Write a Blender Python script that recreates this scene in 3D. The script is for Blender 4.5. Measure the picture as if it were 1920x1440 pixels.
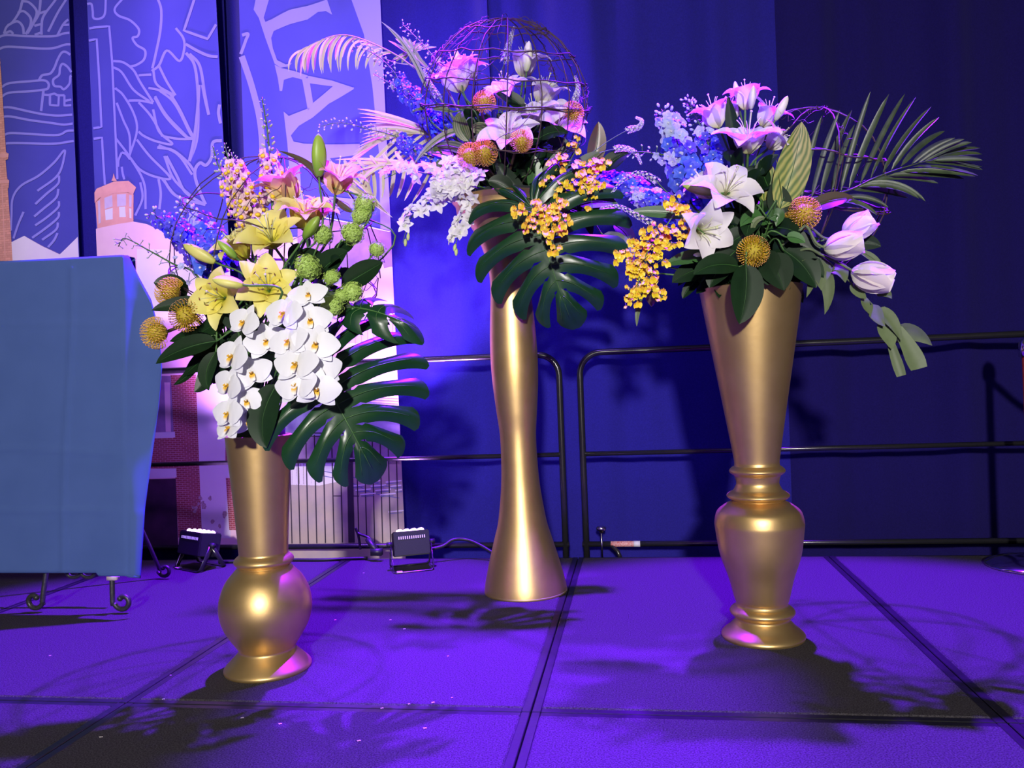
import bpy, bmesh, math, random
from mathutils import Vector, Matrix, Quaternion
from mathutils.geometry import tessellate_polygon
random.seed(7)
PI = math.pi
for o in list(bpy.data.objects): bpy.data.objects.remove(o, do_unlink=True)
SC = bpy.context.scene
COL = SC.collection

# ------------------------------------------------------------------ camera
F, YAW, PITCH, ROLL, H = 1523.0, .1492, -.0055, -.0387, .9173
_f = Vector((-math.sin(YAW)*math.cos(PITCH), math.cos(YAW)*math.cos(PITCH), math.sin(PITCH)))
_r = Vector((math.cos(YAW), math.sin(YAW), 0)); _u = _r.cross(_f)
CR = _r*math.cos(ROLL)+_u*math.sin(ROLL); CU = -_r*math.sin(ROLL)+_u*math.cos(ROLL); CF = _f
cam = bpy.data.cameras.new('camera'); cam.sensor_width = 36; cam.lens = F/1920*36; cam.clip_start = .05
camo = bpy.data.objects.new('camera', cam); COL.objects.link(camo)
camo.matrix_world = Matrix(((CR.x, CU.x, -CF.x, 0), (CR.y, CU.y, -CF.y, 0), (CR.z, CU.z, -CF.z, H), (0, 0, 0, 1)))
SC.camera = camo

# ------------------------------------------------------------------ world, lights, exposure
SC.view_settings.view_transform = 'Standard'; SC.view_settings.look = 'None'
SC.view_settings.exposure = 0.0; SC.view_settings.gamma = 1; SC.view_settings.use_curve_mapping = False
w = bpy.data.worlds.new('world'); SC.world = w; w.use_nodes = True
w.node_tree.nodes['Background'].inputs[0].default_value = (.80, .72, .9, 1)
w.node_tree.nodes['Background'].inputs[1].default_value = .05
def light(name, kind, loc, target, energy, color, **kw):
    l = bpy.data.lights.new(name, kind); l.energy = energy; l.color = color
    for k, v in kw.items(): setattr(l, k, v)
    o = bpy.data.objects.new(name, l); COL.objects.link(o); o.location = loc
    o.rotation_euler = (Vector(target)-Vector(loc)).to_track_quat('-Z', 'Y').to_euler()
    return o
# white follow light of the hall, far in front of the stage
light('hall_spot', 'AREA', (.5, -7, 3.1), (-.4, 3, .9), 150, (1, .95, .9), shape='DISK', size=.45, spread=1.2)
light('hall_ceiling_light', 'AREA', (-1.5, -2.0, 5.2), (-.4, 3, .6), 26, (1, .9, .8), shape='RECTANGLE', size=3, size_y=1.5)
# violet truss lights above the stage
PURPLE = (.16, .004, 1.0)
light('truss_spot', 'SPOT', (-1.1, 3.66, 4.1), (-1.45, 2.5, 0), 7600, PURPLE, spot_size=.9, spot_blend=.35, shadow_soft_size=.04)
light('truss_spot', 'SPOT', (.5, 3.7, 4.1), (.6, 2.55, 0), 7600, PURPLE, spot_size=.84, spot_blend=.35, shadow_soft_size=.04)
# added violet-blue fill spots that brighten banner and curtain, not real fixtures
light('added_wash', 'SPOT', (-2.3, 2.2, 4.6), (-2.3, 4.4, 1.9), 420, (.42, .19, 1.0), spot_size=1.0, spot_blend=.9, shadow_soft_size=.25)
light('added_wash', 'SPOT', (-.8, 2.9, 4.8), (-.95, 4.46, 1.5), 640, (.30, .14, 1.0), spot_size=.75, spot_blend=1.0, shadow_soft_size=.2)

# ------------------------------------------------------------------ pixel helpers
def ray(px, py): return CF*F+CR*(px-960)-CU*(py-720)
def at(px, py, Y):
    d = ray(px, py); t = Y/d.y
    return Vector((d.x*t, Y, H+d.z*t))
def floor_pt(px, py, z=0):
    d = ray(px, py); t = (z-H)/d.z
    return Vector((d.x*t, d.y*t, z))
def mpp(px, py, Y): return Y/ray(px, py).y      # metres per pixel

# ------------------------------------------------------------------ materials
MATS = {}
def mat(name, col=(.5, .5, .5), rough=.5, metal=0, spec=.5, var=0, grad=None, transl=0, noise=None, bump=None,
        sheen=0, emit=None, coat=0, stripes=None, brick=None, hue=0):
    """procedural material; grad = list of (v, colour) along UV.y; noise = (scale, colour2, amount); bump = (scale, strength)"""
    if name in MATS: return MATS[name]
    m = bpy.data.materials.new(name); m.use_nodes = True; nt = m.node_tree; N = nt.nodes; L = nt.links
    b = N['Principled BSDF']; out = N['Material Output']
    b.inputs['Roughness'].default_value = rough; b.inputs['Metallic'].default_value = metal
    b.inputs['Specular IOR Level'].default_value = spec
    b.inputs['Base Color'].default_value = (*col, 1); cur = None
    if grad:
        uv = N.new('ShaderNodeUVMap'); sp = N.new('ShaderNodeSeparateXYZ'); L.new(uv.outputs[0], sp.inputs[0])
        r = N.new('ShaderNodeValToRGB'); L.new(sp.outputs[1], r.inputs[0])
        e = r.color_ramp.elements
        while len(e) < len(grad): e.new(.5)
        for k, (p, c) in enumerate(grad): e[k].position = p; e[k].color = (*c, 1)
        cur = r.outputs[0]
    def rgb():
        n = N.new('ShaderNodeRGB'); n.outputs[0].default_value = (*col, 1); return n.outputs[0]
    tc = None
    if stripes:   # (count, colour) pale streaks that run outward from the midrib, from UV
        uv = N.new('ShaderNodeUVMap'); wv = N.new('ShaderNodeTexWave'); mp = N.new('ShaderNodeMapping')
        wv.inputs['Scale'].default_value = stripes[0]; wv.inputs['Distortion'].default_value = stripes[2] if len(stripes) > 2 else 3
        mp.inputs['Rotation'].default_value = (0, 0, stripes[3] if len(stripes) > 3 else 0)
        L.new(uv.outputs[0], mp.inputs[0]); L.new(mp.outputs[0], wv.inputs[0])
        mx = N.new('ShaderNodeMix'); mx.data_type = 'RGBA'; L.new(wv.outputs['Fac'], mx.inputs[0])
        L.new(cur or rgb(), mx.inputs[6]); mx.inputs[7].default_value = (*stripes[1], 1); cur = mx.outputs[2]
    if brick:
        tc = N.new('ShaderNodeTexCoord'); bt = N.new('ShaderNodeTexBrick'); mp = N.new('ShaderNodeMapping')
        mp.inputs['Rotation'].default_value = (PI/2, 0, 0); L.new(tc.outputs['Object'], mp.inputs[0]); L.new(mp.outputs[0], bt.inputs[0])
        bt.inputs['Color1'].default_value = (*col, 1); bt.inputs['Color2'].default_value = (*[c*.8 for c in col], 1)
        bt.inputs['Mortar'].default_value = (*brick[1], 1); bt.inputs['Scale'].default_value = brick[0]
        bt.inputs['Mortar Size'].default_value = brick[2]; bt.inputs['Brick Width'].default_value = .8; bt.inputs['Row Height'].default_value = .3
        cur = bt.outputs[0]
    if noise:
        tc = N.new('ShaderNodeTexCoord'); n = N.new('ShaderNodeTexNoise'); n.inputs['Scale'].default_value = noise[0]; n.inputs['Detail'].default_value = 4
        L.new(tc.outputs['Object'], n.inputs[0])
        mr = N.new('ShaderNodeMapRange'); mr.inputs[1].default_value = .35; mr.inputs[2].default_value = .65; mr.inputs[4].default_value = noise[2]
        L.new(n.outputs[0], mr.inputs[0])
        mx = N.new('ShaderNodeMix'); mx.data_type = 'RGBA'; L.new(mr.outputs[0], mx.inputs[0])
        L.new(cur or rgb(), mx.inputs[6]); mx.inputs[7].default_value = (*noise[1], 1); cur = mx.outputs[2]
    if var or hue:
        oi = N.new('ShaderNodeObjectInfo'); hs = N.new('ShaderNodeHueSaturation')
        mr = N.new('ShaderNodeMapRange'); mr.inputs[3].default_value = 1-var; mr.inputs[4].default_value = 1+var
        L.new(oi.outputs['Random'], mr.inputs[0]); L.new(mr.outputs[0], hs.inputs['Value'])
        if hue:
            m2 = N.new('ShaderNodeMapRange'); m2.inputs[3].default_value = .5-hue; m2.inputs[4].default_value = .5+hue
            ml = N.new('ShaderNodeMath'); ml.operation = 'FRACT'; mm = N.new('ShaderNodeMath'); mm.operation = 'MULTIPLY'; mm.inputs[1].default_value = 7.31
            L.new(oi.outputs['Random'], mm.inputs[0]); L.new(mm.outputs[0], ml.inputs[0]); L.new(ml.outputs[0], m2.inputs[0]); L.new(m2.outputs[0], hs.inputs['Hue'])
        L.new(cur or rgb(), hs.inputs['Color']); cur = hs.outputs[0]
    if cur: L.new(cur, b.inputs['Base Color'])
    if bump:
        tc2 = N.new('ShaderNodeTexCoord'); n = N.new('ShaderNodeTexNoise'); n.inputs['Scale'].default_value = bump[0]; n.inputs['Detail'].default_value = 3
        L.new(tc2.outputs['Object'], n.inputs[0]); bp = N.new('ShaderNodeBump'); bp.inputs['Strength'].default_value = bump[1]
        bp.inputs['Distance'].default_value = bump[2] if len(bump) > 2 else .004
        L.new(n.outputs[0], bp.inputs['Height']); L.new(bp.outputs[0], b.inputs['Normal'])
    if sheen: b.inputs['Sheen Weight'].default_value = sheen; b.inputs['Sheen Tint'].default_value = (.6, .6, 1, 1)
    if coat: b.inputs['Coat Weight'].default_value = coat; b.inputs['Coat Roughness'].default_value = .15
    if emit: b.inputs['Emission Color'].default_value = (*emit[0], 1); b.inputs['Emission Strength'].default_value = emit[1]
    if transl:
        t = N.new('ShaderNodeBsdfTranslucent'); mx = N.new('ShaderNodeMixShader'); mx.inputs[0].default_value = transl
        if cur: L.new(cur, t.inputs[0])
        else: t.inputs[0].default_value = (*col, 1)
        L.new(b.outputs[0], mx.inputs[1]); L.new(t.outputs[0], mx.inputs[2]); L.new(mx.outputs[0], out.inputs[0])
    MATS[name] = m; return m

mat('carpet', (.082, .074, .085), 1, spec=.1, noise=(230, (.028, .025, .03), 1.0), bump=(420, .9, .005))
mat('deck_edge', (.01, .01, .013), .4, spec=.35, noise=(60, (.018, .018, .022), .6), bump=(90, .1))
mat('hall_floor', (.03, .025, .03), .9, noise=(20, (.02, .018, .02), .8))
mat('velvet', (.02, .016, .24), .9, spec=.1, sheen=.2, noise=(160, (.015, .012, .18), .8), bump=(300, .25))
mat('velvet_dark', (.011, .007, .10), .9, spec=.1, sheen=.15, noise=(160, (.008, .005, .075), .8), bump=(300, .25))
mat('banner', (.085, .088, .47), .7, spec=.2, noise=(5, (.075, .078, .43), .6), bump=(500, .08))
mat('ink_lilac', (.30, .28, .78), .7, spec=.2)
mat('ink_pink', (.92, .62, .72), .7, spec=.2, noise=(8, (.85, .55, .68), .7))
mat('ink_salmon', (.86, .42, .32), .7, spec=.2, brick=(22, (.6, .22, .18), .02))
mat('ink_copper', (.88, .45, .38), .7, spec=.2, noise=(14, (.75, .36, .32), .7))
mat('ink_copper_dark', (.6, .24, .22), .7, spec=.2)
mat('ink_glass', (.72, .62, .74), .6, spec=.2, noise=(14, (.6, .5, .66), .8))
mat('ink_sky_glass', (.8, .78, .9), .6, spec=.2)
mat('ink_white', (.86, .78, .88), .7, spec=.2, noise=(5, (.8, .68, .84), .7))
mat('ink_brick', (.40, .085, .11), .7, spec=.2, brick=(26, (.62, .3, .36), .035))
mat('ink_dark', (.045, .02, .05), .7, spec=.2, noise=(9, (.085, .03, .085), .8))
mat('ink_mauve', (.36, .22, .42), .7, spec=.2, noise=(18, (.28, .17, .36), .8))
mat('ink_lavender', (.5, .45, .72), .7, spec=.2, noise=(30, (.42, .36, .66), .8))
mat('ink_tan', (.56, .44, .38), .7, spec=.2, noise=(9, (.44, .36, .36), .9))
mat('ink_fence', (.05, .035, .06), .7, spec=.2)
mat('ink_seat', (.2, .2, .42), .7, spec=.2)
mat('ink_shrub', (.62, .44, .50), .7, spec=.2, noise=(110, (.40, .25, .32), 1.0))
mat('gold', (.68, .47, .20), .42, metal=.9, noise=(14, (.60, .40, .155), .6), bump=(45, .06, .003))
mat('gold_worn', (.55, .42, .22), .55, metal=.6, noise=(70, (.7, .62, .45), .8))
mat('dark_foam', (.012, .02, .014), .9, noise=(40, (.02, .03, .02), .8))
mat('black_metal', (.012, .012, .014), .22, spec=.7, noise=(80, (.02, .02, .022), .5))
mat('iron', (.02, .02, .022), .38, spec=.6, noise=(120, (.04, .04, .042), .7), bump=(160, .2))
mat('chrome', (.75, .74, .76), .12, metal=1, noise=(60, (.7, .69, .7), .5))
mat('steel', (.6, .58, .6), .25, metal=1, noise=(60, (.5, .5, .5), .5))
mat('lamp_black', (.012, .012, .015), .5, spec=.25, noise=(200, (.02, .02, .024), .6), bump=(400, .12))
mat('lamp_slot', (.5, .42, .55), .4, emit=((.9, .7, 1), .35), noise=(40, (.4, .35, .5), .4))
mat('lens_glow', (.9, .6, 1), .3, emit=((1, .55, 1), 7), noise=(90, (.8, .5, .9), .4))
mat('sticker_white', (.75, .72, .75), .5, noise=(90, (.6, .58, .62), .6))
mat('sticker_red', (.6, .14, .12), .5, noise=(150, (.75, .6, .6), .7))
mat('cable', (.012, .012, .014), .45, noise=(90, (.02, .02, .022), .5))
mat('tape', (.72, .62, .52), .6, noise=(60, (.66, .55, .46), .6))
mat('cloth_blue', (.068, .122, .31), .85, spec=.1, noise=(6, (.06, .11, .285), .7), bump=(900, .12))
mat('rope_red', (.3, .02, .03), .8, noise=(90, (.22, .01, .02), .7))
# plants
mat('lily_white', (.85, .82, .8), .5, spec=.3, grad=[(0, (.62, .66, .25)), (.22, (.86, .82, .72)), (.55, (.86, .82, .84)), (1, (.84, .78, .82))], transl=.25, var=.05)
mat('lily_yellow', (.85, .7, .2), .45, spec=.3, grad=[(0, (.55, .60, .05)), (.3, (.82, .72, .10)), (.7, (.86, .79, .24)), (1, (.84, .77, .30))], transl=.22, var=.06)
mat('lily_peach', (.85, .7, .4), .45, spec=.3, grad=[(0, (.62, .55, .08)), (.35, (.85, .66, .3)), (.75, (.86, .6, .45)), (1, (.84, .5, .5))], transl=.22, var=.06)
mat('filament', (.62, .66, .35), .5, var=.1)
mat('anther', (.16, .05, .02), .8, var=.2)
mat('bud_green', (.2, .34, .035), .42, grad=[(0, (.11, .24, .03)), (.5, (.26, .42, .04)), (1, (.30, .42, .07))], var=.1)
mat('bud_yellow', (.6, .6, .2), .45, grad=[(0, (.5, .52, .1)), (.5, (.72, .66, .2)), (1, (.6, .62, .16))], var=.08)
mat('bud_pale', (.7, .7, .5), .45, grad=[(0, (.38, .48, .18)), (.5, (.74, .74, .55)), (1, (.8, .74, .72))], var=.08)
mat('stem', (.05, .14, .03), .5, noise=(60, (.09, .18, .05), .7), var=.15)
mat('stem_brown', (.05, .03, .02), .7, noise=(60, (.09, .05, .035), .7))
mat('twig', (.045, .025, .03), .65, noise=(50, (.09, .05, .05), .8), bump=(120, .3))
mat('pin_style', (.8, .4, .05), .5, grad=[(0, (.6, .40, .01)), (.45, (.82, .52, .03)), (.75, (.88, .50, .10)), (1, (.9, .45, .22))], var=.06)
mat('pin_core', (.5, .38, .02), .7, noise=(90, (.34, .27, .02), .8))
mat('phal', (.86, .86, .9), .45, spec=.3, grad=[(0, (.80, .80, .78)), (.2, (.86, .86, .9)), (1, (.86, .86, .92))], transl=.2, var=.03)
mat('phal_lip', (.8, .6, .15), .45, grad=[(0, (.8, .55, .06)), (.5, (.78, .45, .04)), (.8, (.86, .8, .7)), (1, (.88, .86, .86))])
mat('delph_blue', (.05, .05, .66), .55, grad=[(0, (.3, .28, .75)), (.3, (.05, .055, .70)), (1, (.08, .08, .74))], transl=.15, var=.2, hue=.02)
mat('delph_pale', (.45, .42, .8), .55, grad=[(0, (.6, .6, .75)), (.4, (.42, .42, .82)), (1, (.52, .48, .84))], transl=.15, var=.12, hue=.03)
mat('delph_eye', (.75, .75, .8), .6, var=.1)
mat('delph_bud', (.5, .55, .5), .55, grad=[(0, (.28, .38, .22)), (.6, (.55, .56, .66)), (1, (.6, .55, .78))], var=.15)
mat('snap_pink', (.85, .6, .65), .5, grad=[(0, (.75, .7, .55)), (.5, (.86, .62, .66)), (1, (.86, .5, .62))], transl=.2, var=.08)
mat('snap_yellow', (.85, .62, .02), .5, var=.1, hue=.015, noise=(60, (.8, .5, .02), .4))
mat('snap_bud', (.35, .48, .22), .5, grad=[(0, (.12, .28, .06)), (.6, (.4, .52, .25)), (1, (.72, .7, .55))], var=.15)
mat('viburnum', (.42, .62, .10), .55, noise=(90, (.25, .42, .04), .8), grad=[(0, (.3, .48, .05)), (1, (.5, .66, .2))])
mat('dendro', (.86, .84, .84), .5, grad=[(0, (.6, .7, .4)), (.25, (.85, .84, .8)), (1, (.86, .84, .86))], transl=.2, var=.05)
mat('dendro_lilac', (.75, .6, .82), .5, grad=[(0, (.8, .78, .7)), (.4, (.8, .68, .84)), (1, (.72, .52, .84))], transl=.2, var=.05)
mat('dendro_bud', (.55, .66, .25), .5, var=.1)
mat('oncid', (.86, .56, .02), .45, grad=[(0, (.55, .2, .02)), (.15, (.84, .58, .02)), (1, (.88, .72, .03))], transl=.15, var=.1, hue=.012)
mat('oncid_sepal', (.7, .36, .03), .5, noise=(250, (.4, .12, .02), .8), var=.1)
mat('lysi', (.86, .8, .84), .5, grad=[(0, (.5, .6, .35)), (1, (.86, .8, .86))], var=.05)
mat('tulip', (.85, .76, .78), .45, grad=[(0, (.66, .7, .5)), (.25, (.84, .76, .76)), (1, (.86, .74, .78))], transl=.25, var=.03)
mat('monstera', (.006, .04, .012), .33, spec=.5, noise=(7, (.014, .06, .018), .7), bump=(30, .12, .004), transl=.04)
mat('monstera_vein', (.05, .14, .03), .4)
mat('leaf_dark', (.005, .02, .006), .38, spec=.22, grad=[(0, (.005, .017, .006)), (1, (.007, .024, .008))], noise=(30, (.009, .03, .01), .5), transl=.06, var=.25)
mat('leaf_mid', (.035, .11, .025), .35, spec=.5, noise=(20, (.05, .15, .035), .6), transl=.1, var=.2)
mat('leaf_olive', (.11, .15, .07), .5, spec=.3, noise=(20, (.15, .20, .09), .6), transl=.1, var=.15)
mat('leaf_red', (.09, .035, .03), .35, noise=(25, (.05, .045, .025), .7), var=.15)
mat('leaf_ginger', (.07, .14, .02), .4, stripes=(2.3, (.36, .36, .08), 5, .75), transl=.12)
mat('leaf_cordy', (.03, .075, .02), .35, stripes=(2.2, (.16, .18, .08), 1.5, 0.1), transl=.08, var=.2)
mat('palm_green', (.035, .055, .027), .4, spec=.4, noise=(25, (.08, .12, .05), .6), transl=.1, var=.2)
mat('palm_pale', (.62, .58, .30), .5, spec=.3, grad=[(0, (.40, .44, .14)), (.35, (.66, .62, .34)), (1, (.62, .58, .36))], transl=.2, var=.15)
mat('palm_grey', (.3, .32, .24), .5, spec=.3, grad=[(0, (.25, .28, .13)), (1, (.40, .40, .33))], transl=.15, var=.15)
mat('petal_debris', (.7, .66, .55), .6, var=.2)

# ------------------------------------------------------------------ mesh helpers
class MB:
    """collects vertices, faces and uvs of ONE mesh"""
    def __init__(s): s.v = []; s.f = []; s.uv = []
    def add(s, v, f, uv=None, M=None):
        o = len(s.v)
        s.v += [tuple(M @ Vector(p)) for p in v] if M is not None else [tuple(p) for p in v]
        s.uv += uv if uv else [(.5, .5)]*len(v)
        s.f += [tuple(i+o for i in q) for q in f]
        return s
    def grid(s, P, UV=None, close_u=False):
        n = len(P); m = len(P[0]); o = len(s.v)
        for i in range(n):
            for j in range(m):
                s.v.append(tuple(P[i][j])); s.uv.append(UV[i][j] if UV else (j/max(1, m-1), i/max(1, n-1)))
        for i in range(n-1):
            for j in range(m if close_u else m-1):
                k = (j+1) % m
                s.f.append((o+i*m+j, o+i*m+k, o+(i+1)*m+k, o+(i+1)*m+j))
        return s
    def tube(s, pts, r, n=6, cap=True):
        pts = [Vector(p) for p in pts]; N = len(pts)
        rr = r if callable(r) else (lambda t: r)
        T = [(pts[min(i+1, N-1)]-pts[max(i-1, 0)]).normalized() for i in range(N)]
        a = Vector((0, 0, 1)) if abs(T[0].z) < .9 else Vector((1, 0, 0)); nrm = T[0].cross(a).normalized()
        P = []; U = []
        for i in range(N):
            nrm = (nrm-T[i]*nrm.dot(T[i])); nrm = nrm.normalized() if nrm.length > 1e-6 else T[i].orthogonal().normalized()
            b = T[i].cross(nrm); q = rr(i/(N-1))
            P.append([pts[i]+(nrm*math.cos(2*PI*k/n)+b*math.sin(2*PI*k/n))*q for k in range(n)])
            U.append([(k/n, i/(N-1)) for k in range(n)])
        o = len(s.v); s.grid(P, U, True)
        if cap:
            s.f.append(tuple(o+k for k in range(n))[::-1]); s.f.append(tuple(o+(N-1)*n+k for k in range(n)))
        return s
    def box(s, c, d, M=None):
        x, y, z = [q/2 for q in d]
        v = [(c[0]+a*x, c[1]+b*y, c[2]+e*z) for a in (-1, 1) for b in (-1, 1) for e in (-1, 1)]
        f = [(0, 1, 3, 2), (4, 6, 7, 5), (0, 4, 5, 1), (2, 3, 7, 6), (0, 2, 6, 4), (1, 5, 7, 3)]
        return s.add(v, f, None, M)
    def lathe(s, prof, n=48, cap=True):
        P = [[(r*math.cos(2*PI*k/n), r*math.sin(2*PI*k/n), z) for k in range(n)] for r, z in prof]
        o = len(s.v); s.grid(P, [[(k/n, i/(len(prof)-1)) for k in range(n)] for i in range(len(prof))], True)
        if cap: s.f.append(tuple(o+k for k in range(n))[::-1])
        return s
    def ellipsoid(s, c, r, n=10, m=7):
        P = []; 
        for i in range(m+1):
            th = PI*i/m*.998+.002
            P.append([(c[0]+r[0]*math.sin(th)*math.cos(2*PI*k/n), c[1]+r[1]*math.sin(th)*math.sin(2*PI*k/n), c[2]-r[2]*math.cos(th)) for k in range(n)])
        return s.grid(P, [[(k/n, i/m) for k in range(n)] for i in range(m+1)], True)
    def mesh(s, name, smooth=True):
        me = bpy.data.meshes.new(name); me.from_pydata(s.v, [], s.f)
        ul = me.uv_layers.new(name='UVMap'); li = [0]*len(me.loops); me.loops.foreach_get('vertex_index', li)
        buf = []
        for i in li: buf += s.uv[i]
        ul.data.foreach_set('uv', buf)
        if smooth: me.polygons.foreach_set('use_smooth', [True]*len(me.polygons))
        me.update(); return me
def bezier(pts, n=20):
    """Catmull-Rom through pts"""
    p = [Vector(q) for q in pts]
    if len(p) == 2: return [p[0].lerp(p[1], i/n) for i in range(n+1)]
    p = [p[0]*2-p[1]]+p+[p[-1]*2-p[-2]]; out = []; seg = len(p)-3; k = max(2, n//seg)
    for i in range(seg):
        a, b, c, d = p[i:i+4]
        for j in range(k):
            t = j/k
            out.append(.5*((2*b)+(c-a)*t+(2*a-5*b+4*c-d)*t*t+(3*b-a-3*c+d)*t*t*t))
    out.append(p[-2]); return out

# ------------------------------------------------------------------ object helpers
def obj(name, me, m, parent=None, M=None):
    if isinstance(me, MB): me = me.mesh(name)
    if not me.materials: me.materials.append(MATS[m])
    o = bpy.data.objects.new(name, me); COL.objects.link(o)
    if parent is not None: o.parent = parent
    if M is not None: o.matrix_basis = M
    return o
def tag(o, label, cat, group=None):
    o['label'] = label; o['category'] = cat
    if group: o['group'] = group
    return o
def thing(name, loc, label, cat, group=None):
    o = bpy.data.objects.new(name, None); COL.objects.link(o); o.location = loc; o.empty_display_size = .05
    return tag(o, label, cat, group)
def struct(name, me=None, m=None):
    if me is None:
        o = bpy.data.objects.new(name, None); COL.objects.link(o)
    else: o = obj(name, me, m)
    o['kind'] = 'structure'; return o
def part(name, me, m, root, M=None):
    """a part whose mesh / matrix is given in world coordinates"""
    T = Matrix.Translation(-root.location)
    return obj(name, me, m, root, T @ M if M is not None else T)
def wpart(name, mb, m, root):
    """a part made of world coordinates, stored relative to the root"""
    L = root.location
    mb.v = [(x-L.x, y-L.y, z-L.z) for x, y, z in mb.v]
    return obj(name, mb, m, root)
def frame(loc, d, roll=0, scale=1):
    q = Vector(d).normalized().to_track_quat('Z', 'Y')
    return Matrix.Translation(loc) @ q.to_matrix().to_4x4() @ Matrix.Rotation(roll, 4, 'Z') @ Matrix.Diagonal((scale, scale, scale, 1))
def face(fx, fy, fz): return Vector((fx, -fy, fz)).normalized()
RZ = lambda a: Matrix.Rotation(a, 4, 'Z')

def blade(L, W, prof, th0, th1, cup=.2, n=9, m=5, p=1.0, wave=0, wk=3, x0=0, seed=0):
    """petal around +Z: leaves the axis at angle th0 and ends at th1 (from +Z), half width W/2*prof"""
    P = []; U = []; x, z = x0, 0
    last = 0
    for i in range(n+1):
        s = .35*i/n+.65*(.5-.5*math.cos(PI*i/n)); th = th0+(th1-th0)*s**p
        x += math.sin(th)*L*(s-last); z += math.cos(th)*L*(s-last); last = s
        w = max(prof(s)*W/2, 1e-4); row = []; ur = []
        for j in range(m):
            u = -1+2*j/(m-1); c = cup*u*u*w+wave*abs(u)*math.sin(wk*2*PI*s+seed+(u > 0)*2)*W*prof(s)
            row.append((x-math.cos(th)*c, u*w, z+math.sin(th)*c)); ur.append((j/(m-1), s))
        P.append(row); U.append(ur)
    return P, U
def blade_mesh(name, **k):
    mb = MB(); P, U = blade(**k); mb.grid(P, U); return mb.mesh(name)
def strip(P0, P2, W, bow=(0, 0, 0), n=9, m=5, facing=None, tilt=0, fold=.15, prof=None, twist=0, wave=0):
    """leaf between two world points, width W, facing the given normal"""
    P0, P2 = Vector(P0), Vector(P2); Pc = (P0+P2)/2+Vector(bow)
    nf = Vector(facing) if facing else Vector((0, -1, .25))
    prof = prof or (lambda s: s**.55*(1-s)**.8*2.5 if 0 < s < 1 else 0)
    G = []; U = []; a = random.random()*6
    for i in range(n+1):
        s = i/n; c = P0*(1-s)**2+Pc*2*s*(1-s)+P2*s*s
        t = ((Pc-P0)*(1-s)+(P2-Pc)*s).normalized()
        nn = Quaternion(t, tilt+twist*s) @ (nf-t*nf.dot(t)).normalized()
        b = t.cross(nn).normalized(); nn = b.cross(t); w = max(prof(s)*W/2, 2e-4)
        G.append([c+b*u*w+nn*(fold*abs(u)*w+wave*math.sin(s*14+a+u)*W*abs(u)) for u in [-1+2*j/(m-1) for j in range(m)]])
        U.append([(j/(m-1), s) for j in range(m)])
    mb = MB(); mb.grid(G, U); return mb

# ================================================================== SETTING
XA, DW, Y0, Y1 = -.3154, 1.22, 2.217, 4.143
DL = Y1-Y0
hall = MB(); hall.box((-.8, 1, -.66), (14, 12, .1)); struct('floor_hall', hall.mesh('floor_hall', False), 'hall_floor')
fl = struct('floor')
def bevel_box(c, d, name, bev=.002):
    bm = bmesh.new(); bmesh.ops.create_cube(bm, size=1, matrix=Matrix.Translation(c) @ Matrix.Diagonal((*d, 1)))
    bmesh.ops.bevel(bm, geom=bm.edges[:], offset=bev, segments=1, affect='EDGES')
    me = bpy.data.meshes.new(name); bm.to_mesh(me); bm.free(); return me
for row in (0, 1):
    for k in range(-4, 3):
        x0 = XA+k*DW; y0 = Y0-DL*(1-row) ; e = .027; g = .002
        cx, cy = x0+DW/2, y0+DL/2
        obj('deck_panel', bevel_box((cx, cy, -.03), (DW-2*e, DL-2*e, .06), 'deck_panel', .004), 'carpet', fl)
        obj('deck_body', bevel_box((cx, cy, -.11), (DW-2*e-.004, DL-2*e-.004, .09), 'deck_body'), 'deck_edge', fl)
        for sx in (-1, 1):
            obj('edge_strip', bevel_box((cx+sx*(DW/2-e/2-g/2), cy, -.0805), (e-g, DL-2*g, .157), 'edge_strip'), 'deck_edge', fl)
            obj('edge_strip', bevel_box((cx, cy+sx*(DL/2-e/2-g/2), -.081), (DW-2*e, e-g, .156), 'edge_strip'), 'deck_edge', fl)
            for sy in (-1, 1):
                lg = MB(); lg.tube([(cx+sx*(DW/2-.07), cy+sy*(DL/2-.07), -.61), (cx+sx*(DW/2-.07), cy+sy*(DL/2-.07), -.155)], .024, 8)
                obj('deck_leg', lg, 'black_metal', fl)

# ---- curtain of velvet panels (the back wall of the place)
YC = 4.46
def curtain_fold(x, seed):
    return .035*math.sin(x*9+seed*2.1)+.022*math.sin(x*17.3+seed*5)+.012*math.sin(x*31+seed)+.02*math.sin(x*3.1+seed*1.3)
wb = struct('wall_back')
edges = [-5.6, -3.9, -2.35, -.78, .78, 2.2, 3.9]
for k in range(len(edges)-1):
    a, b = edges[k], edges[k+1]+.06; n = int((b-a)/.022); P = []
    for j in range(13):
        z = -.6+j*(5.2/12); q = .45+.55*min(1, j/7)
        P.append([(a+(b-a)*i/n, YC+(.004*(k % 2))+curtain_fold(a+(b-a)*i/n, k)*q, z) for i in range(n+1)])
    mb = MB(); mb.grid(P); obj('curtain_panel', mb, 'velvet' if k < 4 else 'velvet_dark', wb)

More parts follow.
